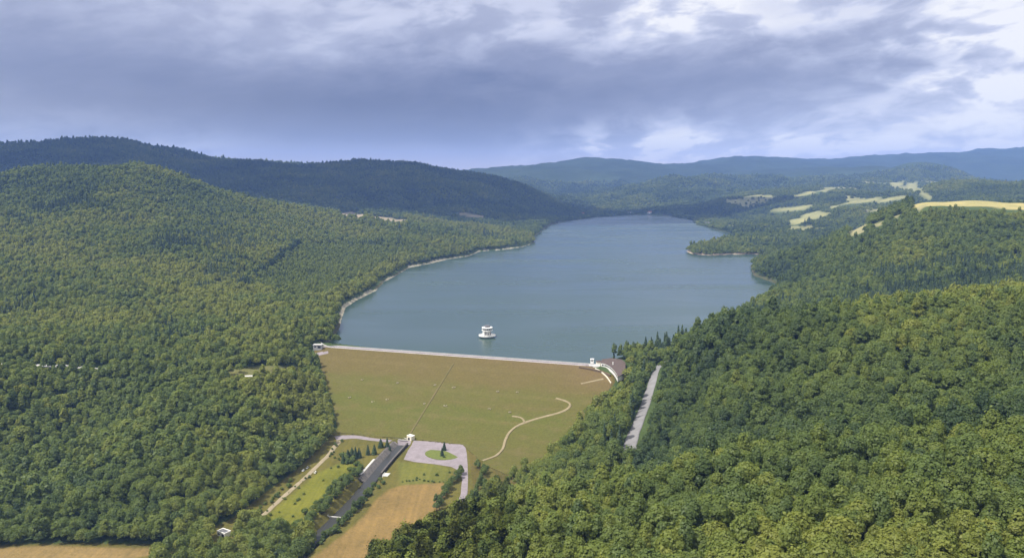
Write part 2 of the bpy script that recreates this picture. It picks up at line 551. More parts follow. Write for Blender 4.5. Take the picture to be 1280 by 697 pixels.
RIM_PATCHES = [ground_poly(q, ymin=1300, h=4) for q in [
    [(1058, 290), (1072, 282), (1084, 281), (1080, 288), (1064, 293)],
    [(1086, 281), (1100, 275), (1108, 274), (1098, 281)],
    [(1112, 272), (1124, 266), (1127, 267), (1118, 272)],
    [(1142, 259), (1152, 254), (1160, 254), (1150, 261)]]]
CLEARING = [on_ground(px, py) for px, py in [(262, 468), (300, 460), (352, 458), (384, 452), (372, 468), (330, 476), (285, 476)]]

# ------------------------------------------------------------------ ground sheet
FOREST_FLOOR = np.array([0.055, 0.080, 0.028])
shape = GX.shape
cover = np.empty(shape + (3,)); cover[:] = FOREST_FLOOR
dist_far = sstep(3200, 4200, GR)
patch = fbm(GX / 260, GY / 260, 41, 5)
far_leaf = np.array([0.052, 0.075, 0.030])[None, None] * (1 + 0.35 * patch[..., None])
far_leaf = far_leaf * (1 - 0.45 * sstep(7000, 9000, GR))[..., None]
cover = cover * (1 - dist_far[..., None]) + far_leaf * dist_far[..., None]
dl = sdist(GX, GY, LAKE); dv = sdist(GX, GY, VALLEY)
cover[(dv < 6)] = (0.105, 0.095, 0.025)


def paint(poly, rgb, soft=1.5):
    d = sdist(GX, GY, poly)
    k = (1 - sstep(-soft, soft, d))[..., None]
    cover[:] = cover * (1 - k) + np.array(rgb) * k


paint(MEADOW_L, (0.130, 0.132, 0.022), 3)
paint(VERGE_R, (0.115, 0.118, 0.028), 3)
paint(TAN_FIELD, (0.190, 0.130, 0.050), 2.5)
paint(LOW_FIELD, (0.205, 0.145, 0.060), 2.5)
paint(CLEARING, (0.13, 0.13, 0.05), 4)
paint(HILL_MEADOW, (0.33, 0.29, 0.125), 5)
for q in FAR_PATCHES[:8]:
    paint(q, (0.245, 0.240, 0.108), 26)
for q in FAR_PATCHES[8:]:
    paint(q, (0.26, 0.22, 0.15), 9)
soft_fields = (fbm(GX / 210, GY / 420, 133, 3) > 0.22) & (GY > 3000) & (GY < 6200) & (np.arctan2(GX, GY) > 0.26) & (dl > 120)
cover[soft_fields] = (0.19, 0.19, 0.088)
for q in RIM_PATCHES:
    paint(q, (0.25, 0.235, 0.125), 5)
_ga, _gy = GX, GY
sandy = (dl < 4 + 11 * fbm(GX / 120, GY / 120, 77, 2)) & (dl > -6) & (GY > 1250) & (GX < 60)
cover[sandy] = (0.30, 0.275, 0.21)
tip = at_z(888, 314, 0)
near_tip = (np.hypot(GX - tip[0], GY - tip[1]) < 220) & (dl < 26) & (dl > -8)
cover[near_tip] = (0.36, 0.30, 0.22)
rest = (dl < 5) & (dl > -6) & ~sandy & ~near_tip
cover[rest] = (0.075, 0.075, 0.045)

# rough grass between the dam, the paved lane and the edge of the wood
_gx, _gy2, _ = project(GX, GY, GZ)
gap = inside(_gx, _gy2, [(585, 560), (592, 612), (606, 592), (614, 584), (626, 614), (645, 606), (664, 582), (700, 545), (735, 512), (768, 480), (770, 466), (700, 490), (620, 540)]) & (GR < 1050) & (GR > 560)
cover[gap] = (0.100, 0.083, 0.025)
V = np.stack([GX, GY, GZ], -1).reshape(-1, 3)
na, nr = shape
idx = np.arange(na * nr).reshape(na, nr)
QD = np.stack([idx[:-1, :-1], idx[:-1, 1:], idx[1:, 1:], idx[1:, :-1]], -1).reshape(-1, 4)
me = np_mesh("ground", V, QD, LAND, True)
att = me.color_attributes.new("cover", "FLOAT_COLOR", "POINT")
rgba = np.ones((na * nr, 4), np.float32); rgba[:, :3] = cover.reshape(-1, 3)
att.data.foreach_set("color", rgba.ravel())
ground_o = bpy.data.objects.new("ground", me); COL.objects.link(ground_o)
tag(ground_o, "hilly ground rising from the valley floor to the far ridges", "ground", kind="structure")

# lake sheet
wp = [(p[0], p[1]) for p in LAKE]
bm = bmesh.new()
cen = np.mean(np.array(wp), 0)
vs = []
for i, p in enumerate(wp):
    a = np.array(wp[i - 1]); b = np.array(wp[(i + 1) % len(wp)]); t = b - a; t = t / np.hypot(*t)
    nn = np.array([-t[1], t[0]])
    q = np.array(p) + nn * 6.0
    if inside(np.array([q[0]]), np.array([q[1]]), LAKE)[0]:
        q = np.array(p) - nn * 6.0
    vs.append(bm.verts.new((q[0], q[1], 0.0)))
f = bm.faces.new(vs)
if f.normal.z < 0: f.normal_flip()
bmesh.ops.triangulate(bm, faces=bm.faces[:])
bmesh.ops.recalc_face_normals(bm, faces=bm.faces[:])
me = bpy.data.meshes.new("lake_water"); bm.to_mesh(me); bm.free(); me.materials.append(WATER)
lake_o = bpy.data.objects.new("lake_water", me); COL.objects.link(lake_o)
if me.polygons[0].normal.z < 0: me.flip_normals()
tag(lake_o, "long blue green reservoir lake winding back between wooded hills", "lake", kind="structure")
# ------------------------------------------------------------------ tree shapes (unit trees: 1 m tall scale is metres)
def quad_cloud(cen, nrm, size, rng, aspect=1.0):
    """square leaf sprays at cen, facing nrm, turned at random"""
    k = len(cen)
    nrm = nrm / np.linalg.norm(nrm, axis=1, keepdims=True)
    ref = rng.normal(size=(k, 3))
    a = np.cross(nrm, ref); a /= np.linalg.norm(a, axis=1, keepdims=True) + 1e-9
    b = np.cross(nrm, a)
    s = size[:, None]
    c1, c2 = a * s, b * s * aspect
    j = 0.75 + 0.5 * rng.random((k, 4, 1))
    V = np.stack([cen + (-c1 - c2 * .4) * j[:, 0], cen + (c1 * .5 - c2) * j[:, 1], cen + (c1 + c2 * .5) * j[:, 2], cen + (-c1 * .4 + c2) * j[:, 3]], 1)
    return V.reshape(-1, 3)


def crown_broad(seed, n, leaf, wide=4.6, high=5.0, base=4.5, lobes=9):
    """uneven dome of leaf sprays round a few lobes; gaps between the lobes"""
    rng = np.random.default_rng(seed)
    C = [np.array([0, 0, base + high * 0.95])]; R = [np.array([wide * .58, wide * .58, high * .5])]
    for i in range(lobes):
        a = i * 2.399 + rng.random() * .9
        lv = rng.random()
        rad = wide * (0.50 + 0.22 * rng.random()) * (1.05 - 0.55 * lv)
        C.append(np.array([math.cos(a) * rad, math.sin(a) * rad, base + high * (0.28 + 0.75 * lv)]))
        s = wide * (0.24 + 0.22 * rng.random())
        R.append(np.array([s, s, s * (0.72 + 0.3 * rng.random())]))
    wts = np.array([r[0] ** 2 for r in R]); wts /= wts.sum()
    pick = rng.choice(len(C), n * 2, p=wts)
    d = rng.normal(size=(n * 2, 3)); d /= np.linalg.norm(d, axis=1, keepdims=True)
    keep = d[:, 2] > -0.55
    pick, d = pick[keep][:n], d[keep][:n]
    C = np.array(C); R = np.array(R)
    rr = 0.70 + 0.38 * rng.random(len(d)) ** 0.7 + 0.30 * (rng.random(len(d)) > 0.93)
    cen = C[pick] + d * R[pick] * rr[:, None]
    # drop sprays deep inside another lobe
    e = ((cen[:, None] - C[None]) / R[None]); e = (e ** 2).sum(-1)
    cen_ok = e.min(1) > 0.42
    cen, d, pick = cen[cen_ok], d[cen_ok], pick[cen_ok]
    nrm = d + rng.normal(size=d.shape) * 0.38 + np.array([0, 0, 0.25])
    V = quad_cloud(cen, nrm, leaf * (0.6 + 0.8 * rng.random(len(cen))), rng)
    lobe_t = rng.random(len(C))
    leafv = 0.5 * rng.random(len(cen)) + 0.5 * lobe_t[pick]
    return V, leafv


def crown_conifer(seed, n, leaf, wide=2.6, high=15.0, base=1.6):
    rng = np.random.default_rng(seed)
    t = rng.random(n) ** 0.75                       # more sprays low down
    z = base + (1 - t) * high
    tier = 0.72 + 0.38 * np.abs(np.sin(z * 2.1 + seed))
    rad = wide * (t ** 0.85) * tier + 0.12
    a = rng.random(n) * 2 * math.pi
    k = 0.55 + 0.5 * rng.random(n)
    cen = np.stack([np.cos(a) * rad * k, np.sin(a) * rad * k, z - 0.3 * k * rad], 1)
    d = np.stack([np.cos(a), np.sin(a), np.full(n, 0.75)], 1)
    nrm = d + rng.normal(size=d.shape) * 0.4
    V = quad_cloud(cen, nrm, leaf * (0.6 + 0.7 * rng.random(n)) * (0.5 + 0.6 * t), rng)
    return V, rng.random(n)


def foliage_mesh(name, VL, mat):
    V, lf = VL
    me = np_mesh(name, V, np.arange(len(V)).reshape(-1, 4), mat)
    a = me.attributes.new("leaf", "FLOAT", "FACE")
    a.data.foreach_set("value", lf.astype(np.float32))
    return me


def tube(bm, pts, rad, seg=6):
    """a tapered limb along pts"""
    rings = []
    for i, (p, r) in enumerate(zip(pts, rad)):
        p = Vector(p)
        q = Vector(pts[min(i + 1, len(pts) - 1)]) - Vector(pts[max(i - 1, 0)])
        q.normalize()
        a = q.orthogonal().normalized(); b = q.cross(a)
        rings.append([bm.verts.new(p + (a * math.cos(2 * math.pi * k / seg) + b * math.sin(2 * math.pi * k / seg)) * r) for k in range(seg)])
    for r0, r1 in zip(rings, rings[1:]):
        for k in range(seg):
            bm.faces.new((r0[k], r0[(k + 1) % seg], r1[(k + 1) % seg], r1[k]))
    bm.faces.new(rings[-1])


def trunk_mesh(name, seed, top, r0, limbs=4, reach=2.4):
    rng = random.Random(seed); bm = bmesh.new()
    pts = [(rng.uniform(-.1, .1) * i, rng.uniform(-.1, .1) * i, -0.8 + (top + .8) * i / 4) for i in range(5)]
    tube(bm, pts, [r0 * 1.35, r0, r0 * .8, r0 * .55, r0 * .2])
    for i in range(limbs):
        a = i * 2.4 + rng.random(); z = top * (0.42 + 0.11 * i)
        tube(bm, [(0, 0, z), (math.cos(a) * reach * .5, math.sin(a) * reach * .5, z + 1.1), (math.cos(a) * reach, math.sin(a) * reach, z + 2.4)], [r0 * .45, r0 * .3, r0 * .1], 5)
    me = bpy.data.meshes.new(name); bm.to_mesh(me); bm.free(); me.materials.append(BARK)
    return me


WIDE = [4.6, 5.6, 3.8, 5.0, 4.2, 3.4, 6.0, 4.7]
HIGH = [5.2, 4.8, 7.2, 4.4, 6.2, 8.0, 5.6, 3.9]
BASE = [4.5, 4.2, 4.2, 4.0, 4.6, 4.8, 4.6, 3.6]
LOBES = [15, 20, 12, 18, 11, 14, 24, 12]
NB = 8
BROAD = [foliage_mesh("crown", crown_broad(100 + i, 2300, 0.34, wide=WIDE[i], high=HIGH[i], base=BASE[i], lobes=LOBES[i]), LEAF) for i in range(NB)]
CONIF = [foliage_mesh("crown", crown_conifer(200 + i, 900, 0.62, wide=[2.5, 2.9, 2.2][i], high=[15.5, 14.0, 17.0][i]), NEEDLE) for i in range(3)]
BUSH = [foliage_mesh("foliage", crown_broad(300 + i, 420, 0.30, wide=1.9, high=1.7, base=0.25, lobes=5), LEAF) for i in range(3)]
TRUNK_B = [trunk_mesh("trunk", i, 8.5, 0.28) for i in range(3)]
TRUNK_C = [trunk_mesh("trunk", 10 + i, 14, 0.20, 0) for i in range(2)]
STEM_B = [trunk_mesh("stem", 20 + i, 1.6, 0.09, 3, 0.8) for i in range(2)]

# one-piece trees for the woods nobody could count
LIB = bpy.data.collections.new("woodland_tree_shapes")


def lib_tree(name, VL, mat, trunk):
    V, lf = VL
    tv = np.array([v.co[:] for v in trunk.vertices]); nq = len(V) // 4
    me = np_mesh(name, V, np.arange(len(V)).reshape(-1, 4), mat)
    a = me.attributes.new("leaf", "FLOAT", "FACE"); a.data.foreach_set("value", lf.astype(np.float32))
    o = bpy.data.objects.new(name, me); LIB.objects.link(o)
    return o


for i in range(NB):
    lib_tree("a_broad_%d" % i, crown_broad(400 + i, 700, 0.58, wide=WIDE[i], high=HIGH[i], base=BASE[i], lobes=LOBES[i]), LEAF, TRUNK_B[0])
for i in range(3):
    lib_tree("b_conifer_%d" % i, crown_conifer(500 + i, 420, 0.85, wide=[2.5, 2.9, 2.2][i], high=[15.5, 14.0, 17.0][i]), NEEDLE, TRUNK_C[0])
for i in range(NB):
    lib_tree("c_near_%d" % i, crown_broad(600 + i, 2000, 0.36, wide=WIDE[i], high=HIGH[i], base=BASE[i], lobes=LOBES[i]), LEAF, TRUNK_B[0])

# ------------------------------------------------------------------ where trees grow
ROAD_PX = [(848, 440), (838, 447), (826, 456), (818, 468), (814, 482), (809, 498), (803, 515), (797, 530), (791, 545), (787, 560), (786, 575)]
ROAD_W = [3.5, 4, 4.5, 5, 5, 5, 5, 5, 5, 5, 5]
ROAD = [on_ground(px, py) for px, py in ROAD_PX]
TERRACE_PX = [(-40, 452), (0, 454), (45, 456.5), (90, 458), (150, 462)]
TERRACE = [on_ground(px, py) for px, py in TERRACE_PX]


THICKET = [at_z(px, py, -49.5) for px, py in [(200, 690), (240, 676), (262, 669), (285, 676), (300, 668), (322, 660), (350, 668), (378, 668), (388, 676), (372, 704), (300, 740), (180, 740)]]
SHED = at_z(280, 667, -49.0)
HOUSES = [on_ground(px, py) for px, py in [(787, 267), (812, 266.5), (698, 272), (728, 268.5), (884, 281)]]


def free_of_trees(x, y, z):
    """mask of the places where wood can stand"""
    ok = np.ones(x.shape, bool)
    ok &= sdist(x, y, LAKE) > np.where((y > 1250) & (x < 60), 9, 2.5)
    ok &= (sdist(x, y, VALLEY) > 3) | (sdist(x, y, THICKET) < 0)
    ok &= np.hypot(x - SHED[0], y - SHED[1]) > 10
    su = (x - CREST_A[0]) * cdir[0] + (y - CREST_A[1]) * cdir[1]; tu = (x - CREST_A[0]) * cnrm[0] + (y - CREST_A[1]) * cnrm[1]
    ok &= ~((su > 8) & (su < CREST_L) & (tu < 5) & (tu > -90))
    for h in HOUSES:
        ok &= np.hypot(x - h[0], y - h[1]) > 22
    ok &= sdist(x, y, DAM) > 3
    ok &= sdist(x, y, HILL_MEADOW) > 2
    ok &= ~((sdist(x, y, CLEARING) < 0) & (vnoise(x / 9, y / 9, 5) < 0.55))
    tx_, ty_, _ = project(x, y, z + 14)
    for q in FAR_PATCHES + RIM_PATCHES + HOUSES_AREA:
        qq = np.array(q); dq = np.hypot(qq[:, 0], qq[:, 1]).mean(); rq = np.hypot(x, y)
        az_q = np.arctan2(qq[:, 0], qq[:, 1]); az_t = np.arctan2(x, y)
        # no tall trees on a field, nor on the scrub just downhill of it
        half = (az_q.max() - az_q.min()) / 2; mid = (az_q.max() + az_q.min()) / 2
        ok &= sdist(x, y, q) > 4
        cand = np.nonzero((np.abs(az_t - mid) < half) & (rq < dq + 200) & (rq > dq - 700))[0]
        pq = [project(*p) for p in qq]
        for hh in (5.0, 10.0, 15.0):
            a_, b_, _ = project(x[cand], y[cand], z[cand] + hh)
            ok[cand[inside(a_, b_, pq)]] = False
    for i, q in enumerate(SEEN_OPEN):
        rq = np.hypot(x, y)
        lim = [1100, 1000, 2150, 1000, 1060, 640, 1000, 1000, 1000][i]
        cand = np.nonzero((rq < lim) & (rq > lim * 0.55))[0]
        hgt = 11.5 if i != 2 else 14.5
        for hh in ((hgt,) if i < 6 else (4.0, 8.0, 11.5) if i < 8 else (11.0,)):
            a_, b_, _ = project(x[cand], y[cand], z[cand] + hh)
            ok[cand[inside(a_, b_, q)]] = False
    ok &= seg_dist(x, y, ROAD, False) > 8.0
    ok &= seg_dist(x, y, TERRACE, False) > 6.0
    ok &= sdist(x, y, CRESTYARD) > 2.0
    return ok


HOUSES_AREA = []
# open ground that is seen over the tree tops: the dam face, the paved lane, the grey road, the meadow on the hill
SEEN_OPEN = [[(404, 436), (414, 470), (421, 505), (424, 541), (560, 545), (586, 560), (590, 600), (604, 588), (612, 578), (626, 606), (641, 594), (650, 580), (667, 560), (700, 531), (728, 505), (748, 490), (757, 476), (764, 468), (745, 456), (560, 440)],
             [(786, 560), (781, 548), (796, 515), (806, 482), (812, 464), (826, 450), (844, 441), (842, 447), (831, 462), (825, 490), (817, 520), (806, 545), (797, 560)],
             [(1138, 260), (1148, 225), (1310, 225), (1310, 262), (1240, 262), (1200, 257), (1160, 257)],
             [(722, 462), (740, 445), (752, 447), (778, 448), (783, 455), (776, 474), (768, 472)],
             [(388, 440), (391, 426), (404, 425), (424, 433), (404, 442)],
             [(264, 655), (292, 655), (293, 674), (266, 674)],
             [(-14, 449), (24, 450), (24, 460), (-14, 459)], [(58, 452), (96, 454), (96, 462), (58, 460)], [(270, 462), (300, 457), (340, 455), (372, 451), (376, 455), (340, 464), (290, 468)]]
# yard round the buildings at the two ends of the crest
CRESTYARD = [at_z(px, py, 5.5) for px, py in [(722, 457), (742, 449), (762, 447), (786, 455), (784, 470), (765, 480), (755, 468)]]
YARD_L = [at_z(px, py, 6.5) for px, py in [(388, 438), (392, 428), (410, 428), (420, 434), (408, 442)]]


def grid_points(sp, rmin, rmax, azmax):
    """jittered grid in a fan in front of the camera"""
    lim = rmax * math.sin(azmax)
    xs = np.arange(-lim, lim, sp); ys = np.arange(rmin * 0.5, rmax, sp * 0.87)
    X, Y = np.meshgrid(xs, ys)
    X = X + (np.arange(len(ys)) % 2)[:, None] * sp * .5
    X = X + (RNG.random(X.shape) - .5) * sp * .75; Y = Y + (RNG.random(X.shape) - .5) * sp * .75
    X, Y = X.ravel(), Y.ravel()
    r = np.hypot(X, Y)
    k = (r >= rmin) & (r < rmax) & (np.abs(np.arctan2(X, Y)) < azmax)
    return X[k], Y[k]


_occ = np.maximum.accumulate((GZ - CAM_Z) / GR, axis=1)          # horizon angle seen from the drone, per bearing


def in_sight(x, y, ztop, margin=14.0):
    """whether a tree top can rise above the ground in front of it, with room to spare for a step aside"""
    a = np.arctan2(x, y); r = np.hypot(x, y)
    i = np.clip(np.searchsorted(AZ, a) - 1, 0, len(AZ) - 1)
    j = np.clip(np.searchsorted(RR, r * 0.97) - 1, 0, len(RR) - 1)
    return (ztop + margin - CAM_Z) / r > _occ[i, j]


BANDS = [(6.7, 150, 420, 0.82, 1.08), (7.5, 420, 900, 0.72, 1.16), (7.5, 900, 1600, 0.66, 1.06), (8.2, 1600, 2600, 0.64, 1.12), (13.0, 2600, 3800, 0.66, 1.4), (15.5, 3800, 5600, 0.64, 1.55), (26.0, 5600, 8200, 0.64, 2.1)]
TX, TY, TS = [], [], []
for gap, r0, r1, azm, sc in BANDS:
    x, y = grid_points(gap, r0, r1, azm)
    TX.append(x); TY.append(y); TS.append(np.full(x.shape, sc))
TX = np.concatenate(TX); TY = np.concatenate(TY); TS = np.concatenate(TS)
TZ = ground(TX, TY)
k = free_of_trees(TX, TY, TZ) & (sdist(TX, TY, YARD_L) > 1)
k &= ~((fbm(TX / 210, TY / 420, 133, 3) > 0.22) & (TY > 3000) & (TY < 6200) & (np.arctan2(TX, TY) > 0.26) & (RNG.random(TX.shape) < 0.90))
k &= in_sight(TX, TY, TZ + 14 * TS)
TX, TY, TZ, TS = TX[k], TY[k], TZ[k], TS[k]
NT = len(TX)
TR = np.hypot(TX, TY)
PX, PY, DEP = project(TX, TY, TZ + 8)
# the kind and the tone of the wood wander over the hills
p_tone = 0.6 * fbm(TX / 130, TY / 130, 51, 4) + 0.7 * fbm(TX / 420, TY / 420, 57, 3)
p_kind = fbm(TX / 120, TY / 120, 61, 3)
tint = 0.50 + 0.72 * p_tone + RNG.normal(size=NT) * 0.13
conif = RNG.random(NT) < np.clip(0.03 + (p_kind - 0.35) * 2.0, 0.0, 0.8) * (TR > 960) * (TR < 3800)
# plantations of conifers on the hill with the meadow, and along the road
strip = (seg_dist(TX, TY, [on_ground(px, py) for px, py in [(752, 452), (790, 440), (838, 436)]], False) < 34)
road_l = (seg_dist(TX, TY, ROAD, False) < 22) & (PX < 815) & (PY < 560)
plant = (TR > 1000) & (TR < 1700) & (PX > 940) & (fbm(TX / 200, TY / 90, 91, 2) > 0.0) & (PY > 320)
belt = inside(PX, PY, [(180, 300), (230, 290), (290, 293), (330, 306), (310, 312), (240, 308), (200, 312)]) & (TX < 0)
belt |= inside(PX, PY, [(30, 262), (100, 245), (120, 252), (60, 270)]) & (TX < 0)
conif |= (belt & (RNG.random(NT) < 0.7)) | strip | (plant & (RNG.random(NT) < 0.75)) | (road_l & (RNG.random(NT) < 0.12))
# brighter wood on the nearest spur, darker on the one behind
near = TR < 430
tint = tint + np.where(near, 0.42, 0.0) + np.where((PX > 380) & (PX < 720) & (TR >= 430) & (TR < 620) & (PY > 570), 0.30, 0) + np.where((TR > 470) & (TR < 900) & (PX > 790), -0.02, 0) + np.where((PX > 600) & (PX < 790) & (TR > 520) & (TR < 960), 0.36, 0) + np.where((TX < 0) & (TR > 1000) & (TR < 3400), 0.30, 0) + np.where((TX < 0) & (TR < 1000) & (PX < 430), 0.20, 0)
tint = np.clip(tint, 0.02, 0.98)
# a younger even stand beyond a dark diagonal line of trees on the left hill
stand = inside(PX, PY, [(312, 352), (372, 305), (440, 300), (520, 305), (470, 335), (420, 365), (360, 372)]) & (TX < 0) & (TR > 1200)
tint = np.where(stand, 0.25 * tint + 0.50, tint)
dline = (seg_dist(PX, PY, [(300, 356), (330, 335), (372, 303)], False) < 2.4) & (TX < 0) & (TR > 1200)
tint = np.where(dline, 0.04, tint)
rot = RNG.random(NT) * 2 * math.pi
scl = TS * np.where(stand, 0.72, 1.0) * np.clip(0.98 + 0.2 * RNG.normal(size=NT), 0.55, 1.5)
slender = (PX > 600) & (PX < 800) & (TR > 520) & (TR < 950)
kind = np.where(conif, NB + RNG.integers(0, 3, NT), RNG.integers(0, NB, NT))
kind = np.where((kind < NB) & (TR < 760), kind + NB + 3, kind)

# the 300 broadleaf trees that show largest are things of their own
inframe = (PX > -20) & (PX < 1300) & (PY > 200) & (PY < 712)
rank = np.where(inframe & (kind >= NB + 3), TR, 1e9)
first = np.argsort(rank)[:300]
single = np.zeros(NT, bool); single[first] = True

# ------------------------------------------------------------------ the woods: one object for each hillside
def woods(name, label, mask):
    ids = np.nonzero(mask & ~single)[0]
    me = bpy.data.meshes.new(name)
    co = np.stack([TX[ids], TY[ids], TZ[ids] - (0.25 + 4.5 * (TR[ids] > 3800)) * scl[ids]], 1).astype(np.float32)
    me.vertices.add(len(ids)); me.vertices.foreach_set("co", co.ravel())
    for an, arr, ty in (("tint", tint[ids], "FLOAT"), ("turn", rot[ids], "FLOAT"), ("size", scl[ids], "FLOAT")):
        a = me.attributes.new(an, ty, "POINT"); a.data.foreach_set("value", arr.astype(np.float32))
    a = me.attributes.new("pick", "INT", "POINT"); a.data.foreach_set("value", kind[ids].astype(np.int32))
    o = bpy.data.objects.new(name, me); COL.objects.link(o)
    tag(o, label, "woods", kind="stuff")
    mod = o.modifiers.new("trees", "NODES"); mod.node_group = WOODS
    return o


ng = bpy.data.node_groups.new("woodland", "GeometryNodeTree")
ng.interface.new_socket("Geometry", in_out="INPUT", socket_type="NodeSocketGeometry")
ng.interface.new_socket("Geometry", in_out="OUTPUT", socket_type="NodeSocketGeometry")
gi = ng.nodes.new("NodeGroupInput"); go = ng.nodes.new("NodeGroupOutput")
ci = ng.nodes.new("GeometryNodeCollectionInfo"); ci.inputs[0].default_value = LIB
ci.inputs["Separate Children"].default_value = True; ci.inputs["Reset Children"].default_value = True
iop = ng.nodes.new("GeometryNodeInstanceOnPoints")
iop.inputs["Pick Instance"].default_value = True


def nattr(nm, ty):
    q = ng.nodes.new("GeometryNodeInputNamedAttribute"); q.data_type = ty; q.inputs["Name"].default_value = nm
    return q.outputs["Attribute"]


ng.links.new(gi.outputs[0], iop.inputs["Points"])
ng.links.new(ci.outputs[0], iop.inputs["Instance"])
ng.links.new(nattr("pick", "INT"), iop.inputs["Instance Index"])
cx = ng.nodes.new("ShaderNodeCombineXYZ"); ng.links.new(nattr("turn", "FLOAT"), cx.inputs[2])
ng.links.new(cx.outputs[0], iop.inputs["Rotation"])
ng.links.new(nattr("size", "FLOAT"), iop.inputs["Scale"])
ng.links.new(iop.outputs[0], go.inputs[0])
WOODS = ng
AZT = np.arctan2(TX, TY)
left = (TX < 0) & (AZT < 0.02)
low_left = left & (TR < 960) & (PX < 425)
right_side = ~left | ((TR < 960) & ~low_left)
far = TR > 2700
woods("lower_woods", "dense dark green broadleaf wood below the hill road, beside the grass dam", low_left)
woods("hillside_woods", "sunlit grey green wood covering the rounded hill beside the lake", left & ~low_left & ~far)
woods("ridge_woods", "dark blue green wood on the far ridges beyond the lake", far)
woods("spur_woods", "bright and mid green wood on the nearest slopes beside the grey road", right_side & ~far & (TR < 960))
woods("meadow_hill_woods", "mixed wood with conifer rows on the hill under the pale meadow", right_side & ~far & (TR >= 960))
print("TREES", NT, {o.name: len(o.data.vertices) for o in bpy.data.objects if o.get("kind")=="stuff" and o.type=="MESH"}, "rmax", TR[first].max())

# ------------------------------------------------------------------ single trees
def plant_tree(i, name="broadleaf_tree"):
    t = empty(name, (TX[i], TY[i], TZ[i] - 0.2), rot[i])
    t.scale = (scl[i],) * 3
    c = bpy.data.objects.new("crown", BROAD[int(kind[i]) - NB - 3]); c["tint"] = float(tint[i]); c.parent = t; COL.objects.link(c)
    q = bpy.data.objects.new("trunk", TRUNK_B[i % 3]); q.parent = t; COL.objects.link(q)
    return t


LR_MAX = TR[first].max()
for i in first:
    t = plant_tree(i)
    tone = "yellow green" if tint[i] > 0.80 else "light green" if tint[i] > 0.64 else "mid green" if tint[i] > 0.46 else "dark green"
    sizew = "large" if scl[i] > 1.2 else "small" if scl[i] < 0.9 else "medium"
    zone = int(np.clip((PX[i] - 640) // 107, -3, 5))
    where = {-3: "at its tip", -2: "beside the mown field", -1: "below the mown field", 0: "below the paved lane", 1: "below the grey road", 2: "right of below the road",
             3: "midway from road to right edge", 4: "towards the right edge", 5: "by the right edge"}[zone]
    dep = "bottom row" if PY[i] > 672 else "middle rows" if PY[i] > 628 else "upper rows"
    lab = "%s %s broadleaf tree, near wood's %s, %s" % (sizew, tone, dep, where)
    tag(t, lab, "tree", lab.replace("tree,", "trees,"))
# ------------------------------------------------------------------ materials of built things
CONCRETE = rough_mat("concrete", (0.50, 0.49, 0.47), (0.38, 0.37, 0.35), 0.6)
WHITE = rough_mat("white_render", (0.80, 0.79, 0.76), (0.68, 0.67, 0.64), 0.9)
CREAM = rough_mat("cream_render", (0.74, 0.69, 0.57), (0.62, 0.57, 0.46), 0.9)
GREY = rough_mat("grey_concrete", (0.38, 0.38, 0.38), (0.27, 0.27, 0.27), 0.5)
ASPHALT = rough_mat("asphalt", (0.22, 0.215, 0.22), (0.16, 0.155, 0.155), 0.16, 0.85)
PLAZA_M = rough_mat("pale_asphalt", (0.255, 0.22, 0.24), (0.17, 0.15, 0.155), 0.14, 0.9)
GRAVEL = rough_mat("gravel", (0.33, 0.29, 0.21), (0.24, 0.21, 0.14), 0.25)
DIRT = rough_mat("dirt", (0.29, 0.24, 0.165), (0.20, 0.17, 0.10), 0.2)
STONE = rough_mat("stone_lining", (0.155, 0.140, 0.130), (0.060, 0.055, 0.048), 0.35, bump=0.6)
ROOF_B = rough_mat("brown_roofing", (0.105, 0.078, 0.068), (0.065, 0.05, 0.045), 0.3)
ROOF_G = rough_mat("grey_roofing", (0.16, 0.16, 0.17), (0.09, 0.09, 0.10), 0.6)
ROOF_R = rough_mat("tile_roofing", (0.30, 0.13, 0.09), (0.20, 0.09, 0.07), 0.6)
HEDGE_M = rough_mat("brown_fence_wood", (0.15, 0.11, 0.07), (0.08, 0.06, 0.045), 1.2)
DARK = rough_mat("dark_opening", (0.03, 0.03, 0.035), (0.02, 0.02, 0.022), 1.0, 0.4)
METAL = rough_mat("grey_metal", (0.30, 0.31, 0.33), (0.2, 0.2, 0.22), 2.0, 0.45)
m, nt, out = newmat("window_glass"); n = N(nt)
bs = n("ShaderNodeBsdfPrincipled", {"Base Color": (0.02, 0.025, 0.03, 1), "Roughness": 0.08, "Specular IOR Level": 0.6})
nt.links.new(bs.outputs[0], out.inputs[0]); GLASS = m

# mown grass of the dam: warm bands across the slope, patchy
m, nt, out = newmat("dam_grass"); n = N(nt)
obp = n("ShaderNodeTexCoord").outputs["Object"]
s3 = n("ShaderNodeSeparateXYZ", {0: obp}).outputs
down = n.math("DIVIDE", n.math("MULTIPLY", s3[1], -1.0), DAM_RUN)          # 0 at the crest, 1 at the toe
along = n.math("DIVIDE", s3[0], CREST_L)                                   # -.5 left .. .5 right
big = n.noise(n("ShaderNodeMapping", {"Vector": obp, "Scale": (0.010, 0.016, 0.016)}).outputs[0], 1.0, 4, 0.55)
mid = n.noise(n("ShaderNodeMapping", {"Vector": obp, "Scale": (0.035, 0.10, 0.1)}).outputs[0], 1.0, 5, 0.65)
fine = n.noise(obp, 0.45, 5, 0.75)
dn = n.math("ADD", down, n.math("MULTIPLY", n.math("SUBTRACT", big, 0.5), 0.34))
dn = n.math("ADD", dn, n.math("MULTIPLY", n.math("SUBTRACT", mid, 0.5), 0.16))
green = n.ramp(dn, [(0.0, (0, 0, 0)), (0.30, (0.12,) * 3), (0.42, (0.62,) * 3), (0.55, (0.42,) * 3), (0.64, (0.8,) * 3), (0.82, (0.66,) * 3), (1.0, (0.55,) * 3)])
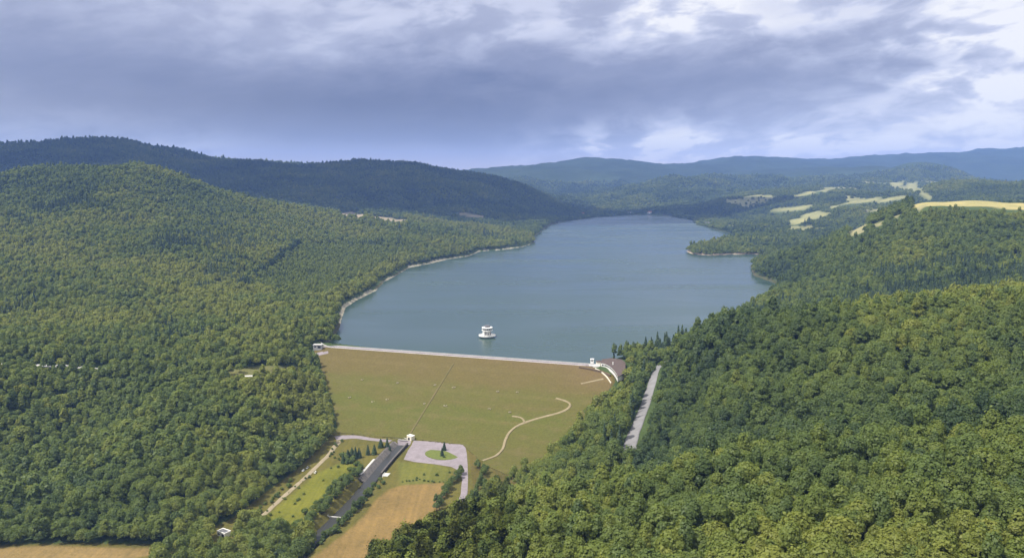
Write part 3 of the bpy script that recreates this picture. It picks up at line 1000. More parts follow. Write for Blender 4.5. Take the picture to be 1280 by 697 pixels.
# the upper right is the barest and reddest; mid left and mid right are greenest
red = n.math("MULTIPLY", n.ramp(n.math("SUBTRACT", n.math("MULTIPLY", along, 0.55), n.math("MULTIPLY", dn, 0.9)), [(0.0, (0, 0, 0)), (0.0001, (0, 0, 0)), (0.22, (1, 1, 1))]), 0.6)
gcol = n.mix(green, (0.112, 0.088, 0.031), (0.082, 0.095, 0.018))
spots = n.noise(n("ShaderNodeMapping", {"Vector": obp, "Scale": (0.05, 0.09, 0.09)}).outputs[0], 1.0, 6, 0.7)
gcol = n.mix(n.math("MULTIPLY", n.ramp(spots, [(0.5, (0, 0, 0)), (0.68, (1, 1, 1))]), 0.45), gcol, (0.138, 0.104, 0.046))
gcol = n.mix(red, gcol, (0.140, 0.096, 0.052))
lines = n("ShaderNodeTexWave", {"Vector": n("ShaderNodeMapping", {"Vector": obp, "Scale": (0.0, 1.0, 0.0)}).outputs[0], "Scale": 0.0062, "Distortion": 1.2, "Detail": 3, "Detail Scale": 0.02}, wave_type="BANDS", bands_direction="Y").outputs[1]
ln = n.math("MULTIPLY", n.ramp(lines, [(0.90, (0, 0, 0)), (0.99, (1, 1, 1))]), n.math("MULTIPLY", mid, 0.4))
gcol = n.mix(ln, gcol, (0.138, 0.110, 0.044))
gcol = n.mix(1.0, gcol, n.ramp(fine, [(0.3, (0.80,) * 3), (0.7, (1.2,) * 3)]), "MULTIPLY")
bs = n("ShaderNodeBsdfPrincipled", {"Base Color": gcol, "Roughness": 1.0, "Specular IOR Level": 0.05})
b = n("ShaderNodeBump", {"Height": fine, "Strength": 0.35, "Distance": 1.0}); nt.links.new(b.outputs[0], bs.inputs["Normal"])
nt.links.new(bs.outputs[0], out.inputs[0]); DAM_GRASS = m

# ------------------------------------------------------------------ builders
def box(bm, x0, x1, y0, y1, z0, z1):
    vs = [bm.verts.new((x, y, z)) for z in (z0, z1) for x, y in ((x0, y0), (x1, y0), (x1, y1), (x0, y1))]
    for f in ((3, 2, 1, 0), (4, 5, 6, 7), (0, 1, 5, 4), (1, 2, 6, 5), (2, 3, 7, 6), (3, 0, 4, 7)):
        bm.faces.new([vs[i] for i in f])


def boxes(name, lst, mat, parent=None, bevel=0.0):
    bm = bmesh.new()
    for q in lst: box(bm, *q)
    if bevel:
        bmesh.ops.bevel(bm, geom=bm.edges[:], offset=bevel, segments=1, affect="EDGES")
    return bm_obj(name, bm, mat, parent)


def bm_obj(name, bm, mat, parent=None, smooth=False):
    bmesh.ops.recalc_face_normals(bm, faces=bm.faces[:])
    me = bpy.data.meshes.new(name); bm.to_mesh(me); bm.free(); me.materials.append(mat)
    if smooth: me.polygons.foreach_set("use_smooth", [True] * len(me.polygons))
    o = bpy.data.objects.new(name, me); COL.objects.link(o)
    if parent: o.parent = parent
    return o


def prism(bm, pts, z0, z1):
    """upright solid over an outline; z1 may be a list"""
    k = len(pts); zt = z1 if isinstance(z1, (list, tuple)) else [z1] * k
    lo = [bm.verts.new((p[0], p[1], z0)) for p in pts]; hi_ = [bm.verts.new((p[0], p[1], z)) for p, z in zip(pts, zt)]
    bm.faces.new(lo[::-1]); bm.faces.new(hi_)
    for i in range(k):
        bm.faces.new((lo[i], lo[(i + 1) % k], hi_[(i + 1) % k], hi_[i]))


def lathe(bm, prof, seg=40):
    rings = [[bm.verts.new((r * math.cos(2 * math.pi * i / seg), r * math.sin(2 * math.pi * i / seg), z)) for i in range(seg)] for r, z in prof]
    for a, b_ in zip(rings, rings[1:]):
        for i in range(seg):
            bm.faces.new((a[i], a[(i + 1) % seg], b_[(i + 1) % seg], b_[i]))
    if prof[0][0] > 0.01 and prof[0] != prof[-1]:
        bm.faces.new(rings[0][::-1]); bm.faces.new(rings[-1])


def resample(pts, step):
    """Catmull-Rom through pts (n,k), at about equal steps"""
    p = np.array(pts, float); p = np.vstack([2 * p[0] - p[1], p, 2 * p[-1] - p[-2]])
    out = []
    for i in range(1, len(p) - 2):
        k = max(2, int(np.hypot(*(p[i + 1] - p[i])[:2]) / step))
        for t in np.arange(k) / k:
            out.append(0.5 * (2 * p[i] + (p[i + 1] - p[i - 1]) * t + (2 * p[i - 1] - 5 * p[i] + 4 * p[i + 1] - p[i + 2]) * t * t + (3 * p[i] - p[i - 1] - 3 * p[i + 1] + p[i + 2]) * t ** 3))
    out.append(p[-2])
    return np.array(out)


def ribbon(name, pts, width, mat, zf, off=0.15, thick=0.12, ragged=0.0, step=3.0):
    """a road or path laid on the ground, with edges of its own thickness"""
    wd = width if isinstance(width, (list, tuple)) else [width] * len(pts)
    q = resample([(p[0], p[1], w_) for p, w_ in zip(pts, wd)], step)
    t = np.gradient(q[:, :2], axis=0); t /= np.linalg.norm(t, axis=1, keepdims=True) + 1e-9
    nrm = np.stack([-t[:, 1], t[:, 0]], 1)
    lat = np.linspace(-1, 1, 7)
    half = (q[:, 2] / 2)[:, None] * np.ones((1, 7))
    if ragged:
        jl = fbm(q[:, 0] / 9, q[:, 1] / 9, 15, 3); jr = fbm(q[:, 0] / 9, q[:, 1] / 9, 25, 3)
        half[:, 0:3] *= 1 + ragged * jl[:, None]; half[:, 4:] *= 1 + ragged * jr[:, None]
    X = q[:, 0, None] + nrm[:, 0, None] * lat * half; Y = q[:, 1, None] + nrm[:, 1, None] * lat * half
    Z = zf(X, Y) + off
    top = np.stack([X, Y, Z], -1)
    el, er = top[:, :1].copy(), top[:, -1:].copy(); el[..., 2] -= off + thick; er[..., 2] -= off + thick
    G = np.concatenate([el, top, er], 1)
    a, b_ = G.shape[:2]; ix = np.arange(a * b_).reshape(a, b_)
    Q_ = np.stack([ix[:-1, :-1], ix[1:, :-1], ix[1:, 1:], ix[:-1, 1:]], -1).reshape(-1, 4)[:, ::-1]
    me = np_mesh(name, G.reshape(-1, 3), Q_, mat)
    o = bpy.data.objects.new(name, me); COL.objects.link(o)
    return o


def structure(o, label, cat):
    return tag(o, label, cat, kind="structure")


# ------------------------------------------------------------------ the dam
mid2 = (CREST_A + CREST_B) / 2
DAM_RZ = math.atan2(cdir[1], cdir[0])
dam = empty("embankment_dam", (mid2[0], mid2[1], 0), DAM_RZ)
tag(dam, "broad grass covered earth dam with a white crest wall closing the lake", "dam")


def loc(p):
    """world point -> the dam's own axes (x along the crest, y upstream)"""
    d = np.array(p[:2]) - mid2[:2]
    return np.array([d @ cdir, -(d @ cnrm)])


bm = bmesh.new()
outl = [loc(p) for p in DAM]
tv = [bm.verts.new((q[0], q[1], float(np.clip(5.5 + q[1] * DAM_SLOPE, TOE_Z - 0.4, 5.5)))) for q in outl]
bm.faces.new(tv)
bmesh.ops.triangulate(bm, faces=bm.faces[:])
for _ in range(5):
    bmesh.ops.subdivide_edges(bm, edges=[q for q in bm.edges if q.calc_length() > 9], cuts=1)
    bmesh.ops.triangulate(bm, faces=bm.faces[:])
for v in bm.verts:
    und = 0.55 * float(fbm(np.array([v.co.x / 28]), np.array([v.co.y / 60]), 201, 3)[0])
    v.co.z = float(np.clip(5.5 + v.co.y * DAM_SLOPE, TOE_Z, 5.5)) + (und if v.co.y < -6 else 0)
rim = [q for q in bm.edges if q.is_boundary]
ex = bmesh.ops.extrude_edge_only(bm, edges=rim)
for v in ex["geom"]:
    if isinstance(v, bmesh.types.BMVert): v.co.z -= 4
bm_obj("grass_face", bm, DAM_GRASS, dam)
hl = CREST_L / 2
bm = bmesh.new()
prism(bm, [(-hl - 2, 0.05), (hl + 2, 0.05), (hl + 2, CREST_W), (-hl - 2, CREST_W)], 1.0, 5.62)
bm_obj("crest_road", bm, PLAZA_M, dam)
bm = bmesh.new()
vs = [(-hl - 2, CREST_W + .01, 5.4), (hl + 2, CREST_W + .01, 5.4), (hl + 2, CREST_W + 26, -5), (-hl - 2, CREST_W + 26, -5), (-hl - 2, CREST_W + .01, -5), (hl + 2, CREST_W + .01, -5)]
vv = [bm.verts.new(p) for p in vs]
for f in ((0, 1, 2, 3), (4, 5, 1, 0), (3, 2, 5, 4), (0, 3, 4), (1, 5, 2)): bm.faces.new([vv[i] for i in f])
bm_obj("upstream_facing", bm, GREY, dam)
# parapet on the lake side, curling back at the left end
pl = [loc(at_z(px, py, 6.0)) for px, py in [(399, 426.5), (402, 429), (406, 431.4), (411, 433)]]
pl = [np.array(p) for p in pl] + [np.array([-hl + 16 + i * (CREST_L - 14) / 12, CREST_W - 0.4]) for i in range(13)]
pl = resample(pl, 3.0)


def wall_strip(name, pts, z0, z1, th, mat, parent):
    t = np.gradient(pts, axis=0); t /= np.linalg.norm(t, axis=1, keepdims=True); nr_ = np.stack([-t[:, 1], t[:, 0]], 1) * th / 2
    bm = bmesh.new()
    R_ = []
    for p, q in zip(pts, nr_):
        R_.append([bm.verts.new((*(p + q), z0)), bm.verts.new((*(p - q), z0)), bm.verts.new((*(p - q), z1)), bm.verts.new((*(p + q), z1))])
    for a, b_ in zip(R_, R_[1:]):
        for i in range(4): bm.faces.new((a[i], a[(i + 1) % 4], b_[(i + 1) % 4], b_[i]))
    bm.faces.new(R_[0]); bm.faces.new(R_[-1][::-1])
    return bm_obj(name, bm, mat, parent)


wall_strip("parapet", pl, 4.5, 6.9, 0.6, CONCRETE, dam)
wall_strip("kerb", np.array([[-hl + 8 + i * (CREST_L - 14) / 12, 0.45] for i in range(13)]), 5.0, 5.95, 0.4, WHITE, dam)
# worn line of steps straight down the face
st0, st1 = loc(at_dam(567, 454)), loc(at_dam(512, 543))
bm = bmesh.new()
ns = 70
du = (st1 - st0) / ns; sd = np.array([-du[1], du[0]]); sd /= np.hypot(*sd)
rr2 = []
for i in range(ns + 1):
    a = st0 + du * i; z = 5.5 + a[1] * DAM_SLOPE
    rr2.append([bm.verts.new((*(a + sd * o_), z + h_)) for o_, h_ in ((.8, -1.0), (-.8, -1.0), (-.8, 0.55), (.8, 0.55))])
for a, b_ in zip(rr2, rr2[1:]):
    for k in range(4): bm.faces.new((a[k], a[(k + 1) % 4], b_[(k + 1) % 4], b_[k]))
bm.faces.new(rr2[0]); bm.faces.new(rr2[-1][::-1])
bm_obj("stair", bm, rough_mat("weathered_step", (0.150, 0.115, 0.055), (0.088, 0.085, 0.022), 0.05), dam)

PATH_M = rough_mat("worn_track", (0.27, 0.22, 0.14), (0.17, 0.145, 0.07), 0.25)
# worn pale tracks on the face
dz = lambda x, y: np.where(sdist(np.asarray(x), np.asarray(y), DAM) < 1.0, dam_z(x, y), ground(x, y))
PATHS = [
    ([(603, 575.5), (612, 572.5), (622, 568), (629, 559), (632, 549), (638, 539), (650, 530.5), (672, 523), (698, 516), (710, 510.5), (713, 506)], 2.6, "pale gravel path winding up the dam face from the turning place"),
    ([(713, 507), (711, 503), (704, 500), (695, 497.5)], 2.0, "short pale spur at the upper end of the winding path"),
    ([(656, 528), (653, 523), (648, 521), (640, 520)], 1.8, "short pale spur forking off the winding path"),
    ([(726, 479.5), (738, 477), (754, 473.5)], 2.0, "pale short track below the hedge at the dam's shoulder"),
]
for pts, wd, lab in PATHS:
    structure(ribbon("gravel_path", [at_face(*p) for p in pts], wd, PATH_M, dz, 0.55, 0.9, 0.35, 2.0), lab, "path")

# kerbs of the measuring points, half rings in the grass
kb = bmesh.new()
rg = 1.7
arc = [(-0.4 + 5.0 * i / 14) for i in range(15)]
rr_ = []
for a in arc:
    c_, s_ = math.cos(a), math.sin(a)
    rr_.append([kb.verts.new((c_ * (rg - .38), s_ * (rg - .38), -0.4)), kb.verts.new((c_ * (rg + .38), s_ * (rg + .38), -0.4)), kb.verts.new((c_ * (rg + .3), s_ * (rg + .3), 0.40)), kb.verts.new((c_ * (rg - .3), s_ * (rg - .3), 0.40))])
for a, b_ in zip(rr_, rr_[1:]):
    for i in range(4): kb.faces.new((a[i], a[(i + 1) % 4], b_[(i + 1) % 4], b_[i]))
kb.faces.new(rr_[0][::-1]); kb.faces.new(rr_[-1])
proto = bm_obj("kerb_ring", kb, GRAVEL)
RINGS = [(452.6, 474.5), (496.8, 478.4), (436.8, 496.6), (484, 499), (466, 502), (530.7, 504.5), (556.8, 506.8), (544, 481), (567, 484), (622, 489), (646.5, 490), (611.6, 511), (637.5, 515)]
for i, (px, py) in enumerate(RINGS):
    o = proto if i == 0 else proto.copy()
    if i: COL.objects.link(o)
    p = at_dam(px, py); o.location = (p[0], p[1], p[2] + 0.3)
    o.rotation_euler = (0, 0, random.uniform(0, 6.28)); k_ = random.uniform(0.75, 1.15); o.scale = (k_, k_, 1)
    up_ = [q for q in RINGS if q[1] < 494]; mine = up_ if (px, py) in up_ else [q for q in RINGS if q not in up_]
    nth = ["first", "second", "third", "fourth", "fifth", "sixth", "seventh", "eighth"][sorted(mine).index((px, py))]
    tag(o, nth + " pale half ring kerb from the left wood in the dam face's %s row" % ("upper" if mine is up_ else "lower"), "kerb ring", "half ring kerbs on the dam face")

# ------------------------------------------------------------------ roads and paved places on the valley floor
gz = ground
vz = lambda px, py: at_z(px, py, -46.0)
structure(ribbon("access_road", [vz(*p) for p in [(419, 547), (430, 545.8), (446, 545.6), (462, 548), (480, 550), (496, 551.8), (520, 552.6)]], [14, 14, 10, 8, 8, 8, 8], PLAZA_M, gz, 0.16), "pale paved road along the toe of the dam to the outlet", "road")
pz = [(497, 548.5), (518, 550), (544, 551.6), (570, 554), (578.5, 555.5), (582, 559), (583.5, 566), (584.5, 580), (585, 596), (584.5, 610), (576, 610), (577.5, 598), (576.4, 590.5), (572, 586), (564, 582), (544, 578.5), (518, 575.5), (504.7, 572.6), (510, 562), (516, 553.5), (497, 552.5)]
bm = bmesh.new()
pw = [vz(*p) for p in pz]
zz_ = [float(ground(p[0], p[1])) + 0.2 for p in pw]
lo = [bm.verts.new((p[0], p[1], z - 0.5)) for p, z in zip(pw, zz_)]; up = [bm.verts.new((p[0], p[1], z)) for p, z in zip(pw, zz_)]
bm.faces.new(up)
for i in range(len(up)):
    bm.faces.new((lo[i - 1], lo[i], up[i], up[i - 1]))
bmesh.ops.triangulate(bm, faces=[f for f in bm.faces if len(f.verts) > 4])
for _ in range(3):
    bmesh.ops.subdivide_edges(bm, edges=[q for q in bm.edges if q.calc_length() > 5], cuts=1, use_grid_fill=True)
bmesh.ops.triangulate(bm, faces=bm.faces[:])
bm.normal_update()
for v in bm.verts:
    if any(abs(f.normal.z) > 0.5 for f in v.link_faces):
        v.co.z = float(ground(v.co.x, v.co.y)) + 0.22
structure(bm_obj("turning_place", bm, PLAZA_M), "pale violet grey paved turning place below the dam", "paving")
structure(ribbon("lane", [vz(*p) for p in [(580.5, 609), (580, 614), (577, 621), (571, 630), (562, 642), (552, 655)]], 6.0, PLAZA_M, gz, 0.19), "narrow paved lane leaving the turning place towards the trees", "road")
structure(ribbon("dirt_road", [vz(*p) for p in [(424, 550), (418, 558), (410, 568), (398, 579), (384, 592), (360, 612), (338, 631), (320, 646), (306, 656), (290, 664)]], [6, 5.5, 5, 4.5, 4.5, 4.5, 4.5, 4.5, 4, 3.5], DIRT, gz, 0.15, 0.3, 0.25), "straight dirt road between the dark wood and the meadow", "road")
structure(ribbon("grey_road", ROAD, [9, 9, 9.5, 10, 10, 10, 10, 10, 11, 12, 12], ASPHALT, gz, 0.3, 0.8, 0.06), "grey asphalt road descending between conifers and the wooded slope", "road")
structure(ribbon("hill_road", TERRACE, 6.0, CONCRETE, gz, 0.3, 0.8), "pale road showing through gaps in the wood on the hillside", "road")
CL_P = [on_ground(px, py) for px, py in [(306, 470), (318, 469.5), (330, 470)]]
structure(ribbon("clearing_track", CL_P, 4.0, CONCRETE, gz, 0.3, 0.8), "short pale track in the green clearing above the wood", "track")
# island of grass inside the turning place
ic = vz(553.4, 566.7)
ax = vz(574.5, 567.5)[:2] - ic[:2]; ay = vz(553.8, 559.8)[:2] - ic[:2]
bm = bmesh.new()
isl = []
for i in range(36):
    a = 2 * math.pi * i / 36
    p = ic[:2] + ax * math.cos(a) * (1 + .06 * math.cos(2 * a)) + ay * math.sin(a)
    isl.append(p)
iz = float(ground(ic[0], ic[1]))
prism(bm, isl, iz - 0.6, iz + 0.34)
GRASS_I = rough_mat("lawn", (0.135, 0.155, 0.040), (0.085, 0.11, 0.03), 0.3, 1.0, 0.05)
structure(bm_obj("grass_island", bm, GRASS_I), "oval grass island in the middle of the turning place", "lawn")

# ------------------------------------------------------------------ outlet channel
m, nt, out = newmat("channel_water"); n = N(nt)
pos = n("ShaderNodeNewGeometry").outputs["Position"]
bs = n("ShaderNodeBsdfPrincipled", {"Base Color": (0.040, 0.040, 0.036, 1), "Roughness": 0.28, "IOR": 1.333})
b = n("ShaderNodeBump", {"Height": n.noise(pos, 0.8, 5, 0.7), "Strength": 0.35, "Distance": 0.3}); nt.links.new(b.outputs[0], bs.inputs["Normal"])
nt.links.new(bs.outputs[0], out.inputs[0]); CH_WATER = m
fz = lambda x, y: flat_z(np.asarray(x), np.asarray(y))
structure(ribbon("channel_water", CHANNEL, [w_ * 1.5 for w_ in CH_W], CH_WATER, lambda x, y: fz(x, y) - 3.0, 0.0, 0.5), "dark water of the outlet channel below the dam", "water")
cq = resample([p[:2] for p in CHANNEL], 4.0)
ct = np.gradient(cq, axis=0); ct /= np.linalg.norm(ct, axis=1, keepdims=True); cn = np.stack([-ct[:, 1], ct[:, 0]], 1)
# heading down the picture the channel's far (western) bank is on the side of -cn
if (cn[5] @ np.array([1, 0])) < 0: cn = -cn


def lining(name, i0, i1, prof, mat, label):
    """solid bank lining; prof = [(offset across, height above the flat)] from top to bottom"""
    bm = bmesh.new(); R_ = []
    pr = prof + [(prof[-1][0] + 0.5 * np.sign(prof[0][0]), prof[-1][1] - 0.6), (prof[0][0] + 0.8 * np.sign(prof[0][0]), prof[0][1] - 1.2), (prof[0][0] + 0.8 * np.sign(prof[0][0]), prof[0][1])]
    for i in range(i0, i1):
        z = float(fz(cq[i][0], cq[i][1]))
        R_.append([bm.verts.new((*(cq[i] + cn[i] * o_), z + h_)) for o_, h_ in pr])
    for a, b_ in zip(R_, R_[1:]):
        for k in range(len(pr)): bm.faces.new((a[k], a[(k + 1) % len(pr)], b_[(k + 1) % len(pr)], b_[k]))
    bm.faces.new(R_[0]); bm.faces.new(R_[-1][::-1])
    o = bm_obj(name, bm, mat)
    return tag(o, label, "channel wall")


nq_ = len(cq)
i_m = int(nq_ * 0.36)
lining("channel_wall", 0, i_m, [(-9.5, 0.45), (-8.7, 0.45), (-3.6, -3.3)], STONE, "sloping stone lined bank of the channel, on the pine tree side")
lining("channel_wall", 0, int(nq_ * .30), [(6.6, 0.4), (5.9, 0.4), (5.2, -3.3)], STONE, "steep stone wall of the channel, on the turning place side")
def kerb_line(name, i0, i1, off, wd, h0, h1, mat, label, cat):
    bm = bmesh.new(); R_ = []
    for i in range(i0, i1):
        z = float(fz(cq[i][0], cq[i][1]))
        R_.append([bm.verts.new((*(cq[i] + cn[i] * (off + s * wd / 2)), z + h)) for s, h in ((-1, h0), (1, h0), (1, h1), (-1, h1))])
    for a, b_ in zip(R_, R_[1:]):
        for k in range(4): bm.faces.new((a[k], a[(k + 1) % 4], b_[(k + 1) % 4], b_[k]))
    bm.faces.new(R_[0]); bm.faces.new(R_[-1][::-1])
    return tag(bm_obj(name, bm, mat), label, cat)


kerb_line("concrete_ledge", int(nq_ * .17), int(nq_ * .32), -11.2, 2.2, -0.5, 0.5, CONCRETE, "pale concrete ledge beside the stone lined bank", "ledge")
# pad beside the channel, with its flight down to the water
pd = at_z(483, 592, -47.0)
e = empty("concrete_pad", (pd[0], pd[1], float(ground(pd[0] + 3, pd[1]))), math.atan2(ct[8][1], ct[8][0]))
tag(e, "small pale concrete pad on the channel edge by the green verge", "pad")
boxes("slab", [(-4, 4, -2.6, 2.6, -1.2, 0.35)], CONCRETE, e, 0.05)
boxes("upstand", [(-4, 4, -2.9, -2.6, -1.2, 0.9)], WHITE, e)
# weir
wi = int(np.argmin([np.hypot(*(q - at_z(417, 638.5, -47.8)[:2])) for q in cq]))
e = empty("weir", (cq[wi][0], cq[wi][1], float(fz(*cq[wi])) - 3.0), math.atan2(cn[wi][1], cn[wi][0]))
tag(e, "low white concrete weir across the dark channel", "weir")
boxes("sill", [(-9, 9, -0.5, 0.5, -1.5, 0.55)], CONCRETE, e, 0.06)
boxes("pier", [(-10, -9.01, -1.2, 1.2, -1.5, 1.3)], CONCRETE, e)
boxes("pier", [(9.01, 10, -1.2, 1.2, -1.5, 1.3)], CONCRETE, e)
# outlet house
oh = at_z(513.5, 548.5, -46.0)
e = empty("outlet_house", (oh[0], oh[1], float(ground(oh[0], oh[1])) - 0.2), DAM_RZ - 0.35)
tag(e, "small cream outlet house with a dark doorway at the toe of the dam", "building")
boxes("wall", [(-3.4, 3.4, -2.6, 2.6, -1, 4.6)], CREAM, e)
boxes("roof", [(-3.55, 3.55, -2.75, 2.75, 4.603, 4.85)], WHITE, e, 0.05)
d_ = boxes("door", [(-1.4, 1.0, -2.72, -2.603, 0.3, 2.9)], DARK, e)
boxes("window", [(-3.5, -3.403, -1.2, 1.2, 1.6, 2.8)], GLASS, e)
boxes("wing_wall", [(-9.5, -3.42, 1.2, 1.7, -1, 1.6)], GREY, e)
boxes("wing_wall", [(-9.5, -3.42, -1.9, -1.4, -1, 0.9)], CONCRETE, e)
hd = at_z(501, 548.3, -46.0)
e = empty("channel_headwall", (hd[0], hd[1], float(ground(hd[0], hd[1])) - .2), math.atan2(cn[0][1], cn[0][0]))
tag(e, "concrete headwall with a dark culvert mouth where the channel begins", "headwall")
boxes("wall", [(-8, 8, -0.5, 0.5, -3.5, 1.0)], CONCRETE, e, 0.05)
boxes("culvert_mouth", [(-3, 3, -0.62, -0.503, -3.4, -0.8)], DARK, e)
rl = [(-8 + 2 * i, -7.9 + 2 * i, -.05, .05, 1.003, 2.0) for i in range(9)]
boxes("railing", rl + [(-8, 8.1, -.06, .06, 2.003, 2.12)], METAL, e)

# ------------------------------------------------------------------ intake tower in the lake
tp = at_z(609.0, 421.0, 0.0)
e = empty("intake_tower", (tp[0], tp[1], 0), 0.3)
tag(e, "white round intake tower with a wide ring platform standing in the lake", "tower")
bm = bmesh.new(); lathe(bm, [(7.5, -12), (8.5, -0.2), (11.6, 1.7), (12.3, 2.0), (12.3, 3.5), (11.8, 3.5), (11.7, 2.3), (5.0, 2.3), (5.0, -12), (7.5, -12)], 56)
bm_obj("platform", bm, WHITE, e)
bm = bmesh.new(); lathe(bm, [(5.6, 2.31), (5.6, 8.6)], 40); bm_obj("drum", bm, CONCRETE, e)
bm = bmesh.new(); lathe(bm, [(5.2, 8.61), (7.6, 9.6), (7.9, 9.7), (7.9, 11.1), (7.5, 11.1), (7.5, 9.95), (5.2, 9.95), (5.2, 8.61)], 44); bm_obj("gallery", bm, WHITE, e)
bm = bmesh.new(); lathe(bm, [(6.3, 9.96), (6.3, 13.2)], 40); bm_obj("window", bm, GLASS, e)
for i in range(12):
    a = 2 * math.pi * i / 12
    bm = bmesh.new(); box(bm, -0.25, 0.25, -0.3, 0.3, 9.97, 13.19)
    o = bm_obj("mullion", bm, WHITE, e); o.location = (6.32 * math.cos(a), 6.32 * math.sin(a), 0); o.rotation_euler = (0, 0, a)
bm = bmesh.new(); lathe(bm, [(7.4, 13.2), (7.7, 13.3), (7.7, 14.5), (7.3, 14.7), (5.5, 14.8)], 44); bm_obj("roof", bm, WHITE, e)
bm = bmesh.new(); lathe(bm, [(4.2, 14.81), (4.2, 17.0), (3.8, 17.2)], 32); bm_obj("penthouse", bm, ROOF_G, e)
bm = bmesh.new(); tube(bm, [(2.5, 0, 17.1), (2.5, 0, 20), (2.5, 0, 22.5)], [.14, .1, .06]); bm_obj("mast", bm, METAL, e)
bm = bmesh.new(); box(bm, -7.2, -5.0, -1.5, 1.5, 2.32, 9.3); bm_obj("stair_shaft", bm, WHITE, e).rotation_euler = (0, 0, 0.35)
for i in range(10):
    a = 2 * math.pi * (i + .5) / 10
    bm = bmesh.new(); box(bm, -0.06, 0.06, -0.55, 0.55, 4.0, 7.2)
    o = bm_obj("drum_window", bm, GLASS, e); o.location = (5.62 * math.cos(a), 5.62 * math.sin(a), 0); o.rotation_euler = (0, 0, a)

# ------------------------------------------------------------------ buildings at the ends of the crest
org = at_z(766, 462, 5.5)
ab = empty("dam_keeper_building", (org[0], org[1], 5.3))
tag(ab, "low white building with curved front and brown roof at the dam's end", "building")
R0 = lambda px, py: (at_z(px, py, 5.5) - org)[:2]
front = [R0(*p) for p in [(751.5, 457.5), (757, 458.5), (762, 461), (766, 464.5), (769.5, 469), (772, 474)]]
back = [R0(*p) for p in [(781, 470), (781, 458), (776, 454), (764, 452.5), (753, 454)]]
fr = resample(front, 1.5); fr = [np.array(p) for p in fr]
bm = bmesh.new(); prism(bm, (fr + back)[::-1], -2.5, 3.7); bm_obj("wall", bm, WHITE, ab)
cen2 = np.mean(np.array(front + back), 0)
big_o = [cen2 + (np.array(p) - cen2) * 1.05 for p in fr + back]
nb_ = len(big_o)
bm = bmesh.new()
zr = [3.7 + 0.25] * len(fr) + [5.2] * len(back)
prism(bm, big_o[::-1], 3.703, zr[::-1]); rf = bm_obj("roof", bm, ROOF_B, ab)
boxes("chimney", [(cen2[0] - .6, cen2[0] + .6, cen2[1] + 3, cen2[1] + 4, 4.5, 7.8)], WHITE, rf)
tang = np.gradient(np.array(fr), axis=0)
for i in range(1, len(fr) - 2, 2):
    p = (fr[i] + fr[i + 1]) / 2; a = math.atan2(*(fr[i + 1] - fr[i])[::-1])
    o = boxes("window", [(-1.05, 1.05, -0.06, 0.06, 0.9, 2.9)], GLASS, ab); o.location = (p[0], p[1], 0); o.rotation_euler = (0, 0, a)
pt = [p - np.array([tang[i][1], -tang[i][0]]) / np.hypot(*tang[i]) * -3.0 for i, p in enumerate(fr)]
lowp = np.array(pt)
ann = R0(748.5, 454.5)
boxes('annex', [(ann[0] - 3, ann[0] + 3.5, ann[1] - 3, ann[1] + 4, -2, 3.1)], CREAM, ab)
boxes('annex_roof', [(ann[0] - 3.3, ann[0] + 3.8, ann[1] - 3.3, ann[1] + 4.3, 3.103, 3.4)], ROOF_B, ab)
kz = at_z(740.2, 452, 5.5)
e = empty("gate_kiosk", (kz[0], kz[1], 5.4), DAM_RZ + .1)
tag(e, "tiny bright white kiosk at the end of the crest road", "kiosk")
boxes("wall", [(-2.0, 2.0, -1.8, 1.8, -1.5, 3.6)], WHITE, e)
boxes("roof", [(-2.3, 2.3, -2.1, 2.1, 3.603, 3.9)], WHITE, e, .04)
boxes("window", [(-1.2, 1.2, -1.88, -1.803, 1.4, 2.7)], GLASS, e)
hp = resample([at_dam(px, py)[:2] for px, py in [(724, 459.5), (733, 461), (743.5, 463), (753, 465.5), (763, 470)]], 2.0)


def boundary(name, pts, h0, h1, th, mat, label, cat):
    e_ = empty(name, (0, 0, 0)); bm = bmesh.new(); R_ = []
    t = np.gradient(pts, axis=0); t /= np.linalg.norm(t, axis=1, keepdims=True); q = np.stack([-t[:, 1], t[:, 0]], 1) * th / 2
    bz = [float(max(dam_z(p[0], p[1]), ground(p[0], p[1]))) for p in pts]
    for p, w_, z in zip(pts, q, bz):
        R_.append([bm.verts.new((*(p + w_), z + h0)), bm.verts.new((*(p - w_), z + h0)), bm.verts.new((*(p - w_), z + h1)), bm.verts.new((*(p + w_), z + h1))])
    for a, b_ in zip(R_, R_[1:]):
        for k in range(4): bm.faces.new((a[k], a[(k + 1) % 4], b_[(k + 1) % 4], b_[k]))
    bm.faces.new(R_[0]); bm.faces.new(R_[-1][::-1])
    bpy.data.objects.remove(e_)
    return tag(bm_obj(name, bm, mat), label, cat)


boundary("retaining_wall", hp, -1.5, 1.7, 1.6, HEDGE_M, "dark brown curved retaining wall below the white building", "wall")
hp2 = resample([at_z(px, py, 6.2)[:2] for px, py in [(744, 458.5), (751, 460.5), (758, 463.5), (764, 467.5)]], 2.0)
boundary("terrace_wall", hp2, -2.5, 1.3, 0.7, CREAM, "pale terrace wall between the retaining wall and the white building", "wall")
tr = structure(ribbon("forecourt", [at_z(px, py, 5.5) for px, py in [(736, 456), (744, 456), (750, 456)]], [9, 10, 9], CONCRETE, lambda x, y: np.full(np.shape(x), 5.6), 0.1, 3.0), "pale paved forecourt before the white building", "paving")

